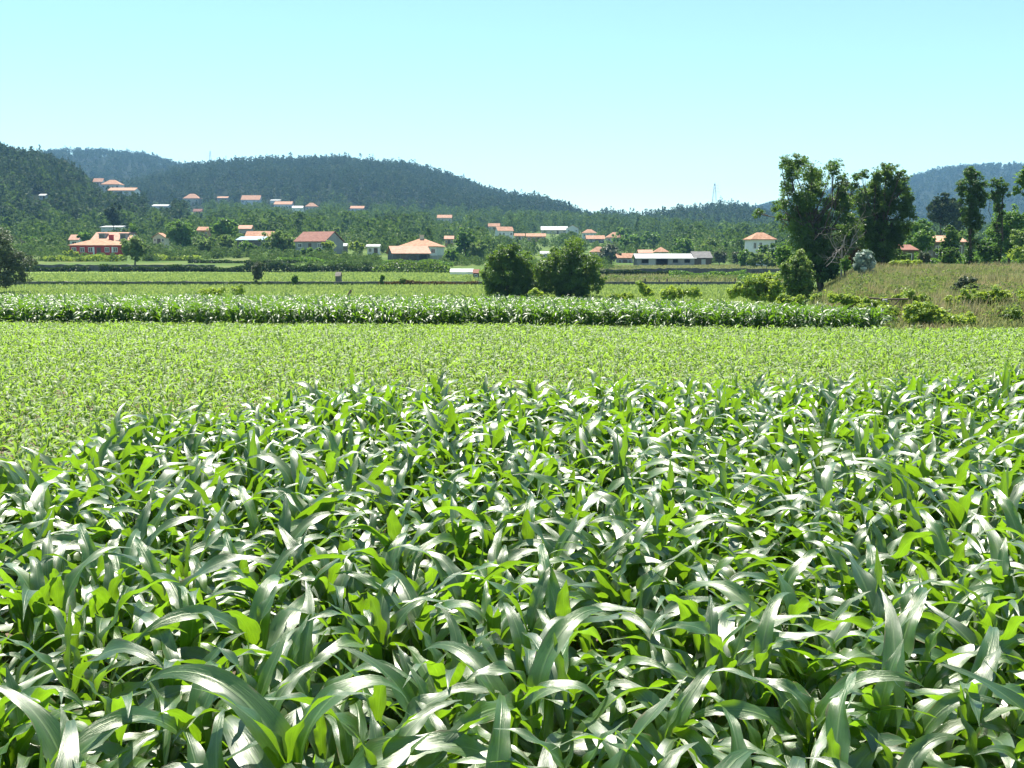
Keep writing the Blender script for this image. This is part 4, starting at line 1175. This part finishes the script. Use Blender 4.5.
# brown barn
h = house('large barn with a red-brown roof and dark gable beside the blossoming tree', 296, 337, 232, 241.5, 251, 'grey', 'browntile', 'gable', 258, rot=-.45, depth=8, wins=2, name='barn', cat='barn')
house('white hut with a flat pale roof beside the brown-roofed barn terrace', 366, 380, 244.5, 246.5, 255, 'white', 'sheet', 'gable', wins=1, name='hut', cat='hut')
house('small rough stone hut among bushes left of the white hut', 339, 347, 243.5, 246, 252, 'stone', 'sheet', 'gable', wins=0, name='hut', cat='hut')
h = house('long stone barn with a faded pink roof and open porch', 386, 428, 246.5, 253.5, 263, 'darkstone', 'pinktile', 'gable', 236, rot=.3, depth=7, wins=0, name='barn', cat='barn')
for x in (-1.6, .6, 2.8):
    poly('opening_shade', *boxes([(x - .85, x + .85, -3.56, -3.4, .6, 1.9)]), M['pane'], h)  # near-black slabs on the wall stand in for the shade inside the porch
house('large house with an orange hipped roof rising behind the stone barn', 399, 442, 239, 246.5, 258, 'white', 'tile', 'hip', 262, rot=-.15, wins=4, chim=0.0, depth=9)
a = P(426, 264, 238); t = poly('garden_wall', *boxes([(0, 4.8, -.15, .15, -.5, 1.9), (-.02, 4.82, -.2, .2, 1.9, 1.98)]), M['concrete'], None, a)
tag(t, 'pale plastered garden wall at the end of the stone barn', 'wall')
house('low white greenhouse tunnel at the edge of the upper meadow', 448, 475, 270.5, 272, 276, 'white', 'sheet', 'gable', 168, wins=0, depth=4, oh=.05, name='greenhouse', cat='greenhouse')
house('little brown timber shed beside the low greenhouse', 471, 481, 271, 273, 279, 'timber', 'browntile', 'gable', 150, wins=1, door=False, depth=2, oh=.12, name='shed', cat='shed')
house('tiny dark stone hut on the bank between the meadows', 335, 341, 275.5, 276.2, 284, 'darkstone', 'stone', 'gable', 127, wins=0, depth=1.2, oh=.06, name='hut', cat='hut')
house('small hillside house with bright roof above the dark tree belt, leftmost of the long hill', 350, 364, 206, 208.5, 213, 'white', 'tile', 'gable', wins=2)
house('hillside house with flat orange roof standing before the long wooded hill', 437, 452, 215, 218, 224, 'cream', 'tile', 'gable', wins=3)
house('small house with an orange roof behind the hipped-roof house', 444, 454, 236, 239, 245, 'ochre', 'pinktile', 'gable', 370, wins=2)
house('distant house with an orange roof at the head of the terraces', 488, 500, 223.5, 226.5, 231, 'cream', 'tile', 'gable', wins=2)
house('tall pale blue-grey house with an orange roof above the narrower round tree', 495, 513, 227, 231, 240, 'white', 'tile', 'gable', rot=.3, wins=3)
house('low farm building with faded roof right of the tall pale house', 514, 525, 233.5, 236, 240, 'cream', 'tile', 'gable', wins=2)
house('long farm building with orange roof above the gap of the meadow pair', 526, 546, 233.5, 236.5, 242, 'ochre', 'tile', 'gable', wins=3)
house('long white-roofed warehouse on the far valley side', 541, 568, 226.5, 230, 234, 'cream', 'sheet', 'gable', wins=3, name='warehouse', cat='warehouse')
house('house with an orange gable at the end of the white-roofed warehouse', 566, 579, 225, 228.5, 235, 'white', 'tile', 'front', wins=2)
house('white house with pale orange roof right of the white-roofed warehouse', 582, 597, 229.5, 233, 239, 'white', 'tile', 'hip', wins=3)
house('dark walled house with orange roof below the pale orange one', 586, 605, 235.5, 239, 243, 'darkstone', 'tile', 'gable', wins=3)
house('broad house with wide orange roof above the shed olives, farthest right of the far row', 606, 626, 232.5, 237.5, 243, 'cream', 'tile', 'hip', wins=3)
house('house with a bright orange hipped roof just right of the broader round tree', 590, 608, 247, 252, 260, 'cream', 'tile', 'hip', 300, wins=3)
house('low white-roofed outbuilding seen between the meadow pair', 540, 553, 252, 254, 259, 'white', 'sheet', 'gable', 290, wins=1)
house('small white house with a pinkish gable among dark trees beyond the shed', 647, 657, 235.5, 239, 245, 'white', 'pinktile', 'front', wins=2)
house('pale walled house with orange roof left of the long shed', 616, 634, 253.5, 258, 267, 'grey', 'tile', 'gable', 262, wins=2)
house('low orange roofed house peeping over the left end of the long shed', 638, 653, 250, 253, 262, 'cream', 'pinktile', 'gable', 290, wins=2)
house('orange roofed house peeping over the middle of the long shed', 654, 669, 247.5, 252, 262, 'white', 'tile', 'hip', 296, wins=2)
h = house('white two-storey house with an orange roof beside the tallest oak', 747, 776, 233, 239.5, 255, 'white', 'tile', 'hip', 205, wins=3, rot=.2, winh=1.3)
house('overgrown stone ruin with a broken orange roof behind the broad oak', 884, 914, 246, 250, 268, 'stone', 'browntile', 'gable', 100, wins=2, depth=4, name='ruin', cat='ruin')
house('low tiled farm building overgrown with creeper behind the slender trees', 932, 964, 236, 242, 262, 'stone', 'pinktile', 'gable', 130, wins=2, depth=5)

# the long open shed
Ys = 232.0
b = P(637, 267.5, Ys); sc = Ys / F
S = thing('open_shed', 'long low farm shed with a pale sheet roof and dark open bays', 'shed', (b[0], b[1], b[2]))
W_ = 72 * sc; D_ = 7.0; e = 2.1; rg = 3.15
X_ = lambda u: (u - 637) * sc
solid = [(637, 641.5, 0, e), (641.5, 648.5, 0, 1.0), (655, 656, 0, e), (667.5, 672.5, 0, e), (672.5, 677.5, 0, 1.1), (677.5, 684, 0, e), (684, 689.5, 0, 1.1), (689.5, 694, 0, e), (641.5, 648.5, 1.85, e), (672.5, 677.5, 1.85, e), (684, 689.5, 1.85, e)]
for a_, c_, z0, z1 in solid:
    poly('wall_panel', *boxes([(X_(a_) + .01, X_(c_) - .01, 0, .25, z0 - (.6 if z0 == 0 else 0), z1)]), M['grey'], S)
V, Fc = boxes([(X_(637), X_(694), D_ - .25, D_, -.6, e), (X_(637), X_(637) + .25, .25, D_ - .25, -.6, e), (X_(694) - .25, X_(694), .25, D_ - .25, -.6, e)])
poly('back_wall', V, Fc, M['darkstone'], S)
poly('door', *boxes([(X_(648.5), X_(655), .05, .15, -.1, e)]), M['sheet'], S)
RV, RF = roof_geo('gable', X_(694), D_, rg - e, .45, .1)
poly('roof', [(x + X_(694) / 2, y + D_ / 2, z + e + .02) for x, y, z in RV], RF, M['sheet'], S)
# dark boarded end bay under its own higher roof
x0, x1 = X_(694) + .02, X_(711)
poly('end_bay', *boxes([(x0, x0 + .2, .2, D_, -.6, 2.2), (x1 - .2, x1, .2, D_, -.6, 2.2), (x0 + .2, x1 - .2, D_ - .2, D_, -.6, 2.2), (x0 + .2, x0 + 1.6, .2, .4, -.6, 2.2), (x0 + 2.6, x1 - .2, .2, .4, -.6, 2.2)]), M['timber'], S)
poly('bay_door', *boxes([(x0 + 1.6, x0 + 2.6, .25, .33, -.1, 1.9)]), M['sheet'], S)
RV, RF = roof_geo('gable', x1 - x0, D_, 1.5, .3, .12)
poly('bay_roof', [(x + (x0 + x1) / 2, y + D_ / 2 + .1, z + 2.2) for x, y, z in RV], RF, M['darkstone'], S)
poly('bay_gable', [(x1, .2, 2.15), (x1, D_, 2.15), (x1, D_ / 2, 3.5), (x1 - .2, .2, 2.15), (x1 - .2, D_, 2.15), (x1 - .2, D_ / 2, 3.5)], [(0, 1, 2), (5, 4, 3), (0, 2, 5, 3), (1, 4, 5, 2)], M['timber'], S)
HOUSE_RECTS.append((636, 712, 252, 267, Ys))


# power pylons on the ridges
def pylon(label, u, vt, vb, Y, arms=3):
    b = P(u, vb, Y); h = (vb - vt) * Y / F
    q = Q()
    bw, tw = h * .1, h * .012
    rr = max(.09, h * .004)
    cs = [(-1, -1), (1, -1), (1, 1), (-1, 1)]
    lv = np.linspace(0, 1, 9)
    for sx, sy in cs:
        tube(q, [(sx * (bw + (tw - bw) * t), sy * (bw + (tw - bw) * t), h * t) for t in lv], np.full(9, rr), 4)
    for i in range(8):
        a_, c_ = bw + (tw - bw) * lv[i], bw + (tw - bw) * lv[i + 1]
        for k in range(4):
            p, p2 = cs[k], cs[(k + 1) % 4]
            tube(q, [(p[0] * a_, p[1] * a_, h * lv[i]), (p2[0] * c_, p2[1] * c_, h * lv[i + 1])], [rr * .6] * 2, 4)
    t = thing('pylon', label, 'pylon', b)
    link('tower', q.mesh('tower', M['metal']), t)
    for k in range(arms):
        z = h * (.72 + .1 * k); w = h * (.17 - .02 * k)
        q = Q()
        for s in (-1, 1):
            tube(q, [(0, 0, z + h * .03), (s * w, 0, z)], [rr * .8] * 2, 4); tube(q, [(0, 0, z), (s * w, 0, z)], [rr * .8] * 2, 4)
            tube(q, [(s * w, 0, z), (s * w, 0, z - h * .04)], [rr * .5] * 2, 4)
        link('crossarm', q.mesh('crossarm', M['metal']), t)


pylon('lattice power pylon on the low wooded hill', 714, 184, 214, 1080)
pylon('thin mast-like pylon on the crest of the long hill', 211, 152, 176, 1290, 2)


# ------------------------------------------------------------------ woods on the hills (too many to count)
def mass(name, label, x, y, z, hgt, wid, m, mat, leaf, low=0.25, seed=3, pine=0.0, trunks=True, r0=None):
    """a wood of many small trees, each a stem with loose clumps"""
    g = np.random.default_rng(seed)
    n = len(x)
    q = Q()
    tr = g.random(n) if r0 is None else r0
    kind = g.random(n) < pine
    zz = g.random((n, m))
    t = low + (1 - low) * zz
    prof = np.where(kind[:, None], 1.05 - zz, np.sqrt(np.clip(1 - (2 * zz ** 1.1 - .85) ** 2 * .8, .05, 1)))
    a = g.random((n, m)) * 6.28
    rd = g.random((n, m)) ** .5 * prof * wid[:, None] * .5
    px = x[:, None] + np.cos(a) * rd; py = y[:, None] + np.sin(a) * rd; pz = z[:, None] + t * hgt[:, None]
    nr = np.stack([np.cos(a) * .7, np.sin(a) * .7, np.full_like(a, .5)], -1) + g.normal(0, .5, (n, m, 3))
    nr /= np.linalg.norm(nr, axis=-1)[..., None]
    rv = np.clip(tr[:, None] * .7 + .3 * g.random((n, m)), 0, 1)
    lf = np.broadcast_to((leaf * wid)[:, None], (n, m)).ravel()[:, None]
    leaf_cards(q, np.stack([px, py, pz], -1).reshape(-1, 3), nr.reshape(-1, 3), lf, g, rv.ravel())
    if trunks:
        w = np.maximum(.12, hgt * .012)
        dx = np.array([-.7, .7, 0]); dy = np.array([-.6, -.6, .7])
        V = np.zeros((n, 6, 3))
        for k in range(3):
            V[:, k] = np.stack([x + dx[k] * w, y + dy[k] * w, z - 1], -1)
            V[:, k + 3] = np.stack([x + dx[k] * w * .5, y + dy[k] * w * .5, z + hgt * .85], -1)
        kx = np.arange(n)[:, None] * 6
        q.add(V.reshape(-1, 3), np.concatenate([kx + [0, 1, 4, 3], kx + [1, 2, 5, 4], kx + [2, 0, 3, 5]]), None, np.repeat(.9 * np.ones(n), 6))
    o = link(name, q.mesh(name, mat, False)); o['kind'] = 'stuff'; o['label'] = label
    return o


def clear(x, y, z, hgt, wid, pad=0.0):
    """keeps trees off houses and out of the lines of sight to them"""
    u, vb = uv_of(x, y, z); _, vt = uv_of(x, y, z + hgt)
    hw = wid * .5 * F / y
    ok = np.ones(len(x), bool)
    for (u0, u1, v0, v1, Yh) in HOUSE_RECTS:
        hit = (u + hw > u0) & (u - hw < u1) & (vb > v0) & (vt < v1 - (v1 - v0) * (.2 if Yh < 300 else .45)) & (y < Yh + 9) & (vt < v1)
        ok &= ~hit
    return ok


dens = {'near_hill': (3000, 9, 14, 5.0), 'far_round_hill': (5000, 9, 15, 6.5), 'long_hill': (8000, 8, 15, 5.2), 'low_wooded_hill': (3200, 8, 16, 5.2), 'far_blue_hill': (5500, 9, 15, 7.5)}
for n_, (Yf, Yc, th, sil) in HILLS.items():
    N, h0, h1, w0 = dens[n_]
    u0, u1 = max(sil[0][0], -170), min(sil[-1][0], 1200)
    u = rng.uniform(u0, u1, N)
    tt = rng.random(N) ** .8 * 1.08
    y = Yf + (Yc - Yf) * tt
    x = (u - 512) / F * y * .9925
    z = hill_z(n_, u, y)
    ok = (height(x, y) < z + .5)
    hg = rng.uniform(h0, h1, N) * np.where(rng.random(N) < .06, 1.25, 1); wd = w0 * rng.uniform(.7, 1.3, N)
    ok &= clear(x, y, z, hg, wd)
    x, y, z, hg, wd = x[ok], y[ok], z[ok], hg[ok], wd[ok]
    su = ucol(x, y)
    pt = .5 + .28 * np.sin(su * .06 + y * .013) * np.sin(y * .021 - su * .037) + .22 * np.sin(su * .17 + 2 * np.sin(y * .03)) * np.sin(y * .05 + su * .02)
    r0 = np.clip(pt * .75 + rng.random(len(x)) * .6 - .15, 0, 1)
    mass('forest', 'dense eucalyptus and pine forest covering the ' + n_.replace('_', ' '), x, y, z, hg, wd, 46, M['eucalypt'], .30, .3 if n_ != 'far_round_hill' else .45, 31, .08, True, r0)

# mixed woodland and orchards over the lower slopes
OPEN = [(165, 205, 206, 212), (448, 478, 228, 233), (455, 485, 239, 242), (330, 372, 252, 262), (28, 340, 256, 275), (690, 745, 262, 290)]
N = 9500
u = rng.uniform(-120, 1150, N)
y = 245 + (820 - 245) * rng.random(N) ** .75
x = (u - 512) / F * y * .9925
z = height(x, y)
big = rng.random(N) < np.interp(y, [250, 450], [.25, .55])
hg = np.where(big, rng.uniform(5.5, 12, N) * np.interp(y, [260, 400], [.62, 1]), rng.uniform(2.0, 5, N)); wd = hg * np.where(big, np.where(y < 430, rng.uniform(.7, 1.15, N), rng.uniform(.5, .8, N)), rng.uniform(.9, 1.4, N))
ok = clear(x, y, z, hg, wd)
uu, vv = uv_of(x, y, z + hg * .3)
for (a_, b_, c_, d_) in OPEN:
    ok &= ~((uu > a_) & (uu < b_) & (vv > c_) & (vv < d_))
ok &= ~((y < 300) & (uu < 60) & (vv > 250))
glade = np.sin(u * .05 + .8) * np.sin(y * .028 + u * .012 + 2)
ok &= ~((glade > .62) & (y > 290) & (y < 620) & (u > 130) & (rng.random(N) < .85))
# tree belt in front of the long hill is darker
patch = .5 + .5 * np.sin(u * .031 + y * .02 + 1) * np.sin(y * .033 - u * .017)
tone = np.clip(rng.random(N) ** 1.2 * .8 + .35 * patch + np.where(big, -.12, .2) - .3 * ((u < 150) & (y > 330)) - .12 * (y > 450), 0, 1)
x, y, z, hg, wd, tone = x[ok], y[ok], z[ok], hg[ok], wd[ok], tone[ok]
mass('woodland', 'mixed trees and orchards scattered over the lower valley slopes', x, y, z, hg, wd, 140, M['wood'], .17, .12, 33, .08, True, tone)

# low shrubs and garden plots between the terraces
N = 1500
u = rng.uniform(-60, 620, N); y = rng.uniform(190, 262, N)
x = (u - 512) / F * y * .9925; z = height(x, y)
hg = rng.uniform(.7, 2.2, N) * np.interp(y, [200, 250], [.7, 1.3]); wd = hg * rng.uniform(1.0, 1.9, N)
uu, vv = uv_of(x, y, z)
pn = np.sin(uu * .045 + 1) * np.sin(vv * .55 + uu * .011)
ok = clear(x, y, z, hg, wd) & ~((uu < 250) & (vv > 261.5)) & (pn > -.25) & ~((uu > 440) & (uu < 485) & (vv > 266))
mass('shrubs', 'low shrubs and garden plots on the terraces in front of the houses', x[ok], y[ok], z[ok], hg[ok], wd[ok], 110, M['wood'], .16, .02, 35, 0, False, rng.random(ok.sum()) * .75 + .25)
# weeds on the bank
x, y = scatter_uY(1500, 815, 1150, 35, 82)
u = ucol(x, y); z = valley(x, y)
pn = np.sin(x * .8 + 2) * np.sin(y * .35 + x * .3)
ok = (rng.random(1500) < sstep(820, 870, u)) & (pn > -.3) & ((y > 44) | (u > 872))
x, y, z = x[ok], y[ok], z[ok]; n = len(x)
hg = rng.uniform(.2, .65, n) * np.interp(y, [45, 60, 75], [1.2, .9, .5]); wd = hg * rng.uniform(1.0, 2.2, n)
mass('weeds', 'tangled weeds and low scrub scattered over the bank', x, y, z, hg, wd, 130, M['scrub'], .10, .0, 36, 0, False)

# ------------------------------------------------------------------ air
hz = poly('haze', *boxes([(-2600, 2600, -30, 3600, -12, 260)]), M['white'])
hz['kind'] = 'stuff'; hz['label'] = 'thin blue summer haze over the valley'
m, nt, ns, L = mat_new('haze_air')
out = nd(ns, 'ShaderNodeOutputMaterial'); pv = nd(ns, 'ShaderNodeVolumePrincipled')
pv.inputs['Color'].default_value = (0.30, 0.62, 1.0, 1)
pv.inputs['Density'].default_value = 0.000145
pv.inputs['Anisotropy'].default_value = 0.2
L.new(pv.outputs[0], out.inputs['Volume'])
hz.data.materials.clear(); hz.data.materials.append(m)

# ------------------------------------------------------------------ light
SUN_EL, SUN_AZ = R(64), R(-16)        # azimuth from +Y, clockwise
w = bpy.data.worlds.new('World'); C.world = w
w.use_nodes = True
nt = w.node_tree; ns = nt.nodes; ns.clear()
sky = ns.new('ShaderNodeTexSky'); sky.sky_type = 'NISHITA'; sky.sun_disc = False
sky.sun_elevation = SUN_EL; sky.sun_rotation = SUN_AZ
sky.air_density = 1.0; sky.dust_density = 0.15; sky.ozone_density = 0.3
bg = ns.new('ShaderNodeBackground'); bg.inputs['Strength'].default_value = 0.068
wo = ns.new('ShaderNodeOutputWorld')
hue = ns.new('ShaderNodeMixRGB'); hue.blend_type = 'MULTIPLY'; hue.inputs[0].default_value = 1.0
hue.inputs[2].default_value = (0.86, 1.03, 0.98, 1)     # the turquoise summer sky of the place
nt.links.new(sky.outputs[0], hue.inputs[1]); nt.links.new(hue.outputs[0], bg.inputs['Color']); nt.links.new(bg.outputs[0], wo.inputs['Surface'])
sd = bpy.data.lights.new('sun', 'SUN'); sd.energy = 5.0; sd.angle = R(0.5); sd.color = (1.0, 0.95, 0.86)
so = bpy.data.objects.new('sun', sd); COL.objects.link(so)
dv = Vector((math.sin(SUN_AZ) * math.cos(SUN_EL), math.cos(SUN_AZ) * math.cos(SUN_EL), math.sin(SUN_EL)))
so.rotation_euler = dv.to_track_quat('Z', 'Y').to_euler()
so.location = (0, 0, 60)

C.view_settings.view_transform = 'Standard'
C.view_settings.look = 'None'
C.view_settings.exposure = 1.45
C.view_settings.gamma = 1.0
C.render.engine = 'CYCLES'
C.cycles.max_bounces = 8
C.cycles.transparent_max_bounces = 4
C.cycles.volume_bounces = 0
C.cycles.use_denoising = True
